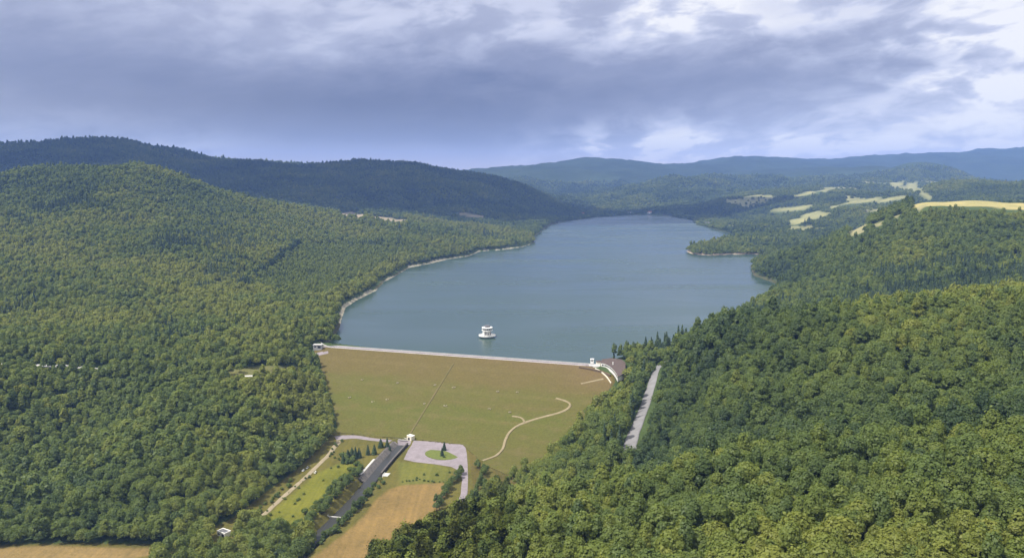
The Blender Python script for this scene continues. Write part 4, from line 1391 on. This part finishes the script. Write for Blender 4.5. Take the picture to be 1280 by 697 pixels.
lg = at_z(397.5, 434.0, 6.0)
e = empty("gatehouse", (lg[0], lg[1], 5.6), DAM_RZ + 0.25)
tag(e, "pale grey flat roofed gatehouse at the wooded end of the crest", "building")
boxes("wall", [(-5.5, 5.5, -3.2, 3.2, -3, 4.2)], GREY, e)
boxes("roof", [(-6, 6, -3.7, 3.7, 4.203, 4.7)], CONCRETE, e, .05)
boxes("garage_door", [(0.5, 4.5, -3.3, -3.203, 0.0, 3.0)], DARK, e)
boxes("window", [(-4.2, -1.6, -3.28, -3.203, 1.2, 2.6)], GLASS, e)
structure(ribbon("gatehouse_yard", [at_z(px, py, 6.0) for px, py in [(394, 437), (402, 436.5), (410, 436)]], 9, PLAZA_M, lambda x, y: np.maximum(ground(x, y), dam_z(x, y)), 0.25, 0.6), "pale yard before the grey gatehouse", "paving")

# shed at the foot of the dirt road
sz = float(ground(SHED[0], SHED[1]))
e = empty("shed", (SHED[0], SHED[1], sz), -0.55)
tag(e, "white walled shed with a dark flat roof beside the dirt road's end", "shed")
boxes("wall", [(-4.6, 4.6, -3.0, 3.0, -0.8, 3.4)], WHITE, e)
rf = boxes("roof", [(-4.1, 4.1, -2.5, 2.5, 3.403, 3.5)], ROOF_G, e)
boxes("roof_rim", [(-4.75, 4.75, -3.15, -2.51, 3.403, 3.85), (-4.75, 4.75, 2.51, 3.15, 3.403, 3.85), (-4.75, -4.11, -2.51, 2.51, 3.403, 3.85), (4.11, 4.75, -2.51, 2.51, 3.403, 3.85)], WHITE, e)
boxes("door", [(1.0, 3.6, -3.1, -3.003, 0.0, 2.6)], DARK, e)
boxes("window", [(-3.4, -1.2, -3.08, -3.003, 1.1, 2.2)], GLASS, e)

# houses at the far end of the lake
labs = ["far white house at the water's edge at the head of the lake", "far pale house set back among trees at the head of the lake", "far small house on the left shore where the lake narrows",
        "far cream house between the narrows and the head of the lake", "far pale house above the right hand shore of the upper lake"]
for i, h in enumerate(HOUSES):
    z = float(ground(h[0], h[1])); w_, l_ = [(9, 13), (8, 12), (7, 9), (7, 10), (7, 9)][i]
    e = empty("house", (h[0], h[1], z), random.uniform(-.6, .6))
    tag(e, labs[i], "house", "houses round the far lake")
    boxes("wall", [(-l_, l_, -w_, w_, -2, 8)], WHITE if i < 2 else CREAM, e)
    bm = bmesh.new()
    a = [bm.verts.new(p) for p in [(-l_ - 1, -w_ - 1, 8.003), (l_ + 1, -w_ - 1, 8.003), (l_ + 1, w_ + 1, 8.003), (-l_ - 1, w_ + 1, 8.003), (-l_ - 1, 0, 14), (l_ + 1, 0, 14)]]
    for f in ((3, 2, 1, 0), (0, 1, 5, 4), (2, 3, 4, 5), (0, 4, 3), (1, 2, 5)): bm.faces.new([a[k] for k in f])
    bm_obj("roof", bm, ROOF_R if i % 2 else ROOF_G, e)

# ------------------------------------------------------------------ parked cars
def car_paint(nm, rgb):
    m_, nt_, out_ = newmat(nm); n_ = N(nt_)
    pos_ = n_("ShaderNodeTexCoord").outputs["Object"]
    c_ = n_.ramp(n_.noise(pos_, 3.0, 4), [(0.3, tuple(q * 0.85 for q in rgb)), (0.7, rgb)])
    b_ = n_("ShaderNodeBsdfPrincipled", {"Base Color": c_, "Roughness": 0.35, "Coat Weight": 0.3})
    nt_.links.new(b_.outputs[0], out_.inputs[0]); return m_


def make_car(p, rz, mat, label):
    e = empty("parked_car", p, rz)
    tag(e, label, "car", "cars parked by the dirt road")
    bm = bmesh.new()
    prof = [(-2.1, .35), (-2.15, .8), (-1.9, .95), (-1.0, 1.0), (0.9, 1.0), (2.0, .9), (2.15, .6), (2.1, .35)]
    L_, R_ = [[bm.verts.new((x, s * .86, z)) for x, z in prof] for s in (1, -1)]
    bm.faces.new(L_); bm.faces.new(R_[::-1])
    for i in range(len(prof)): bm.faces.new((L_[i - 1], L_[i], R_[i], R_[i - 1]))
    bm_obj("body", bm, mat, e)
    bm = bmesh.new()
    lo_ = [bm.verts.new((x, y, 1.003)) for x, y in ((-1.9, -.8), (1.0, -.8), (1.0, .8), (-1.9, .8))]
    hi_ = [bm.verts.new((x, y, 1.44)) for x, y in ((-1.5, -.64), (.3, -.64), (.3, .64), (-1.5, .64))]
    bm.faces.new(lo_[::-1]); bm.faces.new(hi_)
    for i in range(4): bm.faces.new((lo_[i - 1], lo_[i], hi_[i], hi_[i - 1]))
    bm_obj("window", bm, GLASS, e)
    boxes("roof", [(-1.48, .28, -.62, .62, 1.443, 1.50)], mat, e)
    for x in (-1.35, 1.35):
        for y in (-.8, .8):
            bm = bmesh.new(); bmesh.ops.create_cone(bm, cap_ends=True, segments=14, radius1=.33, radius2=.33, depth=.22, matrix=Matrix.Translation((x, y, .33)) @ Matrix.Rotation(math.pi / 2, 4, "X"))
            bm_obj("wheel", bm, DARK, e)


rd = vz(384, 592)[:2] - vz(398, 579)[:2]; ra = math.atan2(rd[1], rd[0])
for (px, py), mt, lb in zip([(379, 586.2), (384.2, 583.2), (394.2, 588.6)], [car_paint("white_paint", (.8, .8, .78)), car_paint("silver_paint", (.6, .6, .6)), car_paint("ivory_paint", (.75, .72, .62))],
                            ["white car parked at the wood's edge, lower of two in a row", "silver car parked at the wood's edge, upper of two in a row", "ivory car parked alone on the meadow side of the dirt road"]):
    p = vz(px, py); make_car((p[0], p[1], float(ground(p[0], p[1])) + .12), ra, mt, lb)

# ------------------------------------------------------------------ single trees and bushes of the valley floor
def lone(name, p, crown, stem, size, tone, label, group, sz_=None, cat="tree", part="crown", stem_name="trunk", wide=None):
    t = empty(name, (p[0], p[1], float(ground(p[0], p[1])) - 0.1), random.uniform(0, 6.28))
    t.scale = (size * (wide or 1.0), size * (wide or 1.0), size * (sz_ or 1.0))
    c = bpy.data.objects.new(part, crown); c["tint"] = tone; c.parent = t; COL.objects.link(c)
    q = bpy.data.objects.new(stem_name, stem); q.parent = t; COL.objects.link(q)
    return tag(t, label, cat, group)


ORD = ["first", "second", "fourth", "fifth", "third", "sixth", "seventh", "eighth", "ninth", "tenth", "eleventh", "twelfth", "thirteenth"]
for k, (px, py, s_) in enumerate([(429, 577, .5), (435, 571, .52), (444.4, 571.5, .58), (449, 570.5, .55), (440, 566, .42), (460, 567, .5), (468, 566.5, .55), (476, 558.5, .55), (484, 557.5, .52), (487, 559.5, .42)]):
    lone("pine_tree", vz(px, py), CONIF[k % 3], TRUNK_C[0], s_, 0.35 + .3 * random.random(), ORD[k] + " dark pine, counted from the dirt road towards the channel head", "pines beside the channel", 1.15, wide=1.9)
lone("spruce_tree", vz(555.4, 562), CONIF[0], TRUNK_C[0], .55, .25, "taller dark spruce on the oval grass island", None, wide=1.6)
lone("spruce_tree", vz(552.6, 569), CONIF[2], TRUNK_C[1], .5, .3, "shorter dark spruce in the middle of the grass island", None, wide=1.6)
lone("bush", vz(555.5, 571), BUSH[0], STEM_B[0], .8, .3, "low dark bush at the foot of the island spruces", None, None, "bush", "foliage", "stem")


def row(pts, kindf, jit, label, group, smin, smax, t0, t1, cat="tree", name="young_tree", count=None):
    q = resample([p[:2] for p in pts], 0.5)
    for i in range(count):
        p = q[int((i + .5) / count * (len(q) - 1))] + np.array([random.uniform(-jit, jit), random.uniform(-jit, jit)])
        s_ = random.uniform(smin, smax); b_ = random.randrange(3)
        if cat == "bush":
            lone("bush", p, BUSH[b_], STEM_B[b_ % 2], s_, random.uniform(t0, t1), label, group, 1.0, "bush", "foliage", "stem")
        else:
            lone(name, p, BROAD[random.randrange(NB)], TRUNK_B[b_], s_, random.uniform(t0, t1), label, group, random.uniform(.85, 1.0))


V2 = lambda L_: [at_z(px, py, -47.5) for px, py in L_]
row(V2([(452, 588), (441, 600), (428, 613), (413, 628), (395, 644), (372, 663)]), 0, 2.6, "young tree on the meadow side bank of the channel", "young trees on the meadow bank", .5, .85, .35, .65, count=34)
row(V2([(447, 586), (436, 596), (420, 612), (404, 628), (384, 645)]), 0, 5, "rounded bush between the meadow and the channel trees", "bushes along the meadow edge", 1.1, 2.2, .35, .65, "bush", count=30)
row(V2([(476, 600), (468, 604), (458, 614), (447, 628), (434, 645), (412, 662), (392, 676), (376, 690)]), 0, 2.2, "small tree on the field side bank of the channel", "small trees on the field bank", .42, .72, .3, .6, count=26)
row(V2([(477, 603), (455, 622), (440, 642), (415, 664), (385, 684)]), 0, 3, "low bush on the field side bank of the channel", "bushes on the field bank", 1.0, 2.0, .3, .55, "bush", count=24)
row(V2([(440, 594), (425, 607), (408, 624), (389, 641), (366, 661)]), 0, 5, "lower young tree on the meadow's edge behind the channel trees", "young trees at the meadow's edge", .36, .62, .4, .75, count=26)
row(V2([(428, 570), (436, 576), (444, 580), (448, 585)]), 0, 4.5, "dense bush below the pine row at the channel", "bushes below the pines", 1.2, 2.2, .3, .6, "bush", count=16)
p_ = vz(453, 628)
lone("broadleaf_tree", p_, BROAD[1], TRUNK_B[0], .80, .22, "largest dark round tree on the field bank, casting shade on the mown field", None)
row([vz(*p) for p in [(575.5, 590), (567, 602), (558, 614), (550, 625), (545, 634)]], 0, 2.5, "bushy tree on the field side of the paved lane", "trees between the field and the lane", .5, .85, .35, .65, count=22)
row([vz(*p) for p in [(595, 582), (604, 588), (600, 600), (604, 610), (592, 620), (582, 630)]], 0, 4, "bushy tree on the dam side of the paved lane", "trees between the lane and the dam", .5, .85, .35, .7, count=26)
row([vz(*p) for p in [(500, 599), (520, 597), (540, 599), (556, 600)]], 0, 2, "low bush in the strip between the green verge and the mown field", "bushes along the field edge", .35, .75, .4, .7, "bush", count=13)
for px, py in [(530, 591), (546, 592), (562, 589), (521, 595)]:
    lone("bush", vz(px, py), BUSH[1], STEM_B[0], random.uniform(.6, .95), .55, "solitary bush on the green verge below the turning place", "bushes on the green verge", 1.2, "bush", "foliage", "stem")
row(V2([(400, 592), (385, 612), (365, 628), (350, 645), (345, 660)]), 0, 11, "small bush scattered in the yellow green meadow", "bushes in the meadow", .45, 1.0, .45, .8, "bush", count=14)
row(V2([(425, 552), (419, 562), (412, 572), (440, 577), (425, 583), (410, 586)]), 0, 3, "low bush at the upper end of the meadow by the dirt road", "bushes at the meadow's upper end", .6, 1.2, .35, .65, "bush", count=14)
row(V2([(398, 586), (376, 602), (352, 621), (334, 636), (322, 648)]), 0, 0.8, "low roadside bush on the meadow side of the dirt road", "roadside bushes", .3, .6, .3, .6, "bush", count=9)
row(V2([(366, 600), (350, 616), (334, 628), (318, 640), (300, 650)]), 0, 2.6, "bush on the wood side of the dirt road", "bushes at the wood's edge", .8, 1.6, .35, .75, "bush", count=14)
HAZE = 0.58e-4
VB = 2
HCOL = (0.27, 0.45, 1.0, 1)
# ------------------------------------------------------------------ light, sky, air
TO_SUN = Vector((-0.50, -0.22, 0.86)).normalized()
sun_d = bpy.data.lights.new("sun", "SUN")
sun_d.energy = 3.9; sun_d.angle = math.radians(0.5); sun_d.color = (1.0, 0.94, 0.85)
sun = bpy.data.objects.new("sun", sun_d); COL.objects.link(sun)
sun.rotation_euler = (-TO_SUN).to_track_quat("-Z", "Y").to_euler()
sun.location = TO_SUN * 500

w = bpy.data.worlds.new("World"); scene.world = w; w.use_nodes = True
nt = w.node_tree
for q in list(nt.nodes): nt.nodes.remove(q)
n = N(nt)
wout = n("ShaderNodeOutputWorld")
sky = n("ShaderNodeTexSky", sky_type="NISHITA", sun_disc=False)
sky.sun_elevation = math.asin(TO_SUN.z); sky.sun_rotation = math.atan2(TO_SUN.x, TO_SUN.y); sky.altitude = 500
gen = n("ShaderNodeTexCoord").outputs["Generated"]
sep = n("ShaderNodeSeparateXYZ", {0: gen}).outputs
az = n.math("ARCTAN2", sep[0], sep[1])
el = n.math("MAXIMUM", sep[2], -0.02)
# clouds lie in layers: stretch them flatter towards the horizon
P1 = n("ShaderNodeCombineXYZ", {0: n.math("MULTIPLY", az, 3.6), 1: n.math("SUBTRACT", n.math("MULTIPLY", el, 9.0), n.math("MULTIPLY", az, 0.8)), 2: 0.0}).outputs[0]
warp = n("ShaderNodeTexNoise", {"Vector": P1, "Scale": 1.3, "Detail": 4}).outputs[1]
Pw = n("ShaderNodeVectorMath", {0: P1, 1: n("ShaderNodeVectorMath", {0: warp, 3: 0.42}, operation="SCALE").outputs[0]}, operation="ADD").outputs[0]
n1 = n.noise(Pw, 1.5, 8, 0.58)
n2 = n.noise(Pw, 4.2, 7, 0.52)
azw = n.math("ADD", az, n.math("MULTIPLY", n.math("SUBTRACT", n2, 0.5), 0.16))
elw = n.math("ADD", el, n.math("MULTIPLY", n.math("SUBTRACT", n1, 0.5), 0.07))


def blob(px, py, sx, sy, amp):
    """a lighter or darker bank of cloud centred on a direction"""
    a0 = math.atan((px - 640) / F); e0 = math.sin(math.atan((222 - py) / F))
    dx = n.math("DIVIDE", n.math("SUBTRACT", azw, a0), sx / F)
    dy = n.math("DIVIDE", n.math("SUBTRACT", elw, e0), sy / F)
    r2 = n.math("ADD", n.math("MULTIPLY", dx, dx), n.math("MULTIPLY", dy, dy))
    return n.math("MULTIPLY", n.math("EXPONENT", n.math("MULTIPLY", r2, -0.5)), amp)


side = n("ShaderNodeMapRange", {"Value": az, "From Min": -0.45, "From Max": 0.5, "To Min": 0.08, "To Max": 0.24}).outputs[0]
B = n.math("ADD", 0.48, n.math("MULTIPLY", n.math("SUBTRACT", n1, 0.5), 0.44))
B = n.math("ADD", B, n.math("MULTIPLY", n.math("SUBTRACT", n2, 0.5), side))
puff = n("ShaderNodeMapRange", {"Value": n2, "From Min": 0.38, "From Max": 0.62, "To Min": 0.35, "To Max": 1.35}, interpolation_type="SMOOTHSTEP").outputs[0]
for b in [(450, 125, 260, 36, -0.34), (640, 150, 160, 26, -0.10), (930, 100, 170, 26, -0.22), (1150, 25, 45, 14, -0.16), (50, 95, 90, 26, -0.10), (690, 72, 50, 8, -0.09)]:
    B = n.math("ADD", B, blob(*b))
L_ = None
for b in [(360, 10, 420, 46, 0.13), (640, 40, 150, 30, 0.16), (90, 160, 130, 22, 0.10), (870, 12, 60, 20, 0.34), (1075, 14, 34, 11, 0.46), (1275, 50, 80, 40, 0.40), (1240, 124, 50, 9, 0.46), (1170, 158, 150, 20, 0.26),
          (810, 176, 75, 14, 0.42), (1050, 189, 170, 7, 0.50), (780, 194, 60, 8, 0.22), (260, 188, 50, 10, 0.16), (960, 50, 120, 14, 0.22), (1210, 85, 70, 14, 0.22)]:
    L_ = blob(*b) if L_ is None else n.math("ADD", L_, blob(*b))
B = n.math("ADD", B, n.math("MULTIPLY", L_, puff))
band = n("ShaderNodeMapRange", {"Value": el, "From Min": 0.0, "From Max": 0.06, "To Min": 0.16, "To Max": 0.0}, interpolation_type="SMOOTHSTEP").outputs[0]
B = n.math("ADD", B, band)
B = n.math("ADD", B, n("ShaderNodeMapRange", {"Value": az, "From Min": 0.0, "From Max": 0.55, "To Min": -0.02, "To Max": 0.14}).outputs[0])
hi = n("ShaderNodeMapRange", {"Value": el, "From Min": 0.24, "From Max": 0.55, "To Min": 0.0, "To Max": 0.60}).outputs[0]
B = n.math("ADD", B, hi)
ccol = n.ramp(B, [(0.05, (0.150, 0.172, 0.280)), (0.32, (0.262, 0.284, 0.402)), (0.55, (0.41, 0.435, 0.565)), (0.78, (0.59, 0.61, 0.73)), (1.0, (0.86, 0.85, 0.86))])
low = n("ShaderNodeMapRange", {"Value": el, "From Min": 0.0, "From Max": 0.05, "To Min": 0.75, "To Max": 0.0}, interpolation_type="SMOOTHSTEP").outputs[0]
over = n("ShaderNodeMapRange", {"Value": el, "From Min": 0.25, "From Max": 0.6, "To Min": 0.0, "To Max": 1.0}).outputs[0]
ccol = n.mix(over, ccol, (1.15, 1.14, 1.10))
ccol = n.mix(low, ccol, n.mix(0.5, ccol, (0.98, 0.82, 0.74)))
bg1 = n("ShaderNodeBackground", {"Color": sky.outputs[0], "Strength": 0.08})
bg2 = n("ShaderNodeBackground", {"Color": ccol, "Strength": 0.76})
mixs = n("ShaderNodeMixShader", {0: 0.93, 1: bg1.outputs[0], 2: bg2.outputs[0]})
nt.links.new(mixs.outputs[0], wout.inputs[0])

# a storm cloud overhead, beyond the upper edge of the photograph; the far left ridge lies in its shade
CLOUD_M = rough_mat("cloud", (0.75, 0.76, 0.80), (0.55, 0.56, 0.62), 0.002, 1.0, 0.0)
bm = bmesh.new()
bmesh.ops.create_icosphere(bm, subdivisions=5, radius=1.0)
for v in bm.verts:
    p = v.co.copy()
    k = 1 + 0.30 * float(fbm(np.array([p.x * 2.2 + 5]), np.array([p.y * 2.2 + p.z]), 71, 4)[0])
    v.co = Vector((p.x * 2700 * k, p.y * 1150 * k, p.z * (420 if p.z > 0 else 130) * k))
me = bpy.data.meshes.new("storm_cloud"); bm.to_mesh(me); bm.free(); me.materials.append(CLOUD_M)
me.polygons.foreach_set("use_smooth", [True] * len(me.polygons))
cl = bpy.data.objects.new("storm_cloud", me); COL.objects.link(cl)
cl.location = (-1300 - 960, 4750 - 420, 1950)
tag(cl, "dark flat storm cloud over the far ridge", "cloud", kind="structure")

# the air of the valley
m, nt, out = newmat("air")
n = N(nt)
pv = n("ShaderNodeVolumePrincipled", {"Color": HCOL, "Density": HAZE, "Anisotropy": 0.0})
nt.links.new(pv.outputs[0], out.inputs["Volume"])
bm = bmesh.new()
bmesh.ops.create_cube(bm, size=1.0)
top = float(max(GZ.max() + 40, CAM_Z + 40)); bot = float(GZ.min()) - 1.0
for v in bm.verts:
    v.co = Vector((v.co.x * 33000, v.co.y * 33000, bot + (v.co.z + 0.5) * (top - bot)))
me = bpy.data.meshes.new("haze"); bm.to_mesh(me); bm.free(); me.materials.append(m)
hz = bpy.data.objects.new("haze", me); COL.objects.link(hz)
tag(hz, "pale blue haze that veils the far hills", "haze", kind="stuff")

scene.view_settings.view_transform = "Standard"
scene.view_settings.look = "None"
scene.view_settings.gamma = 1.0
scene.view_settings.exposure = 0.66
scene.view_settings.use_curve_mapping = False
scene.cycles.use_denoising = True
scene.cycles.max_bounces = 6
scene.cycles.diffuse_bounces = 3
scene.cycles.transmission_bounces = 3
scene.cycles.volume_bounces = VB
scene.cycles.sample_clamp_indirect = 4.0
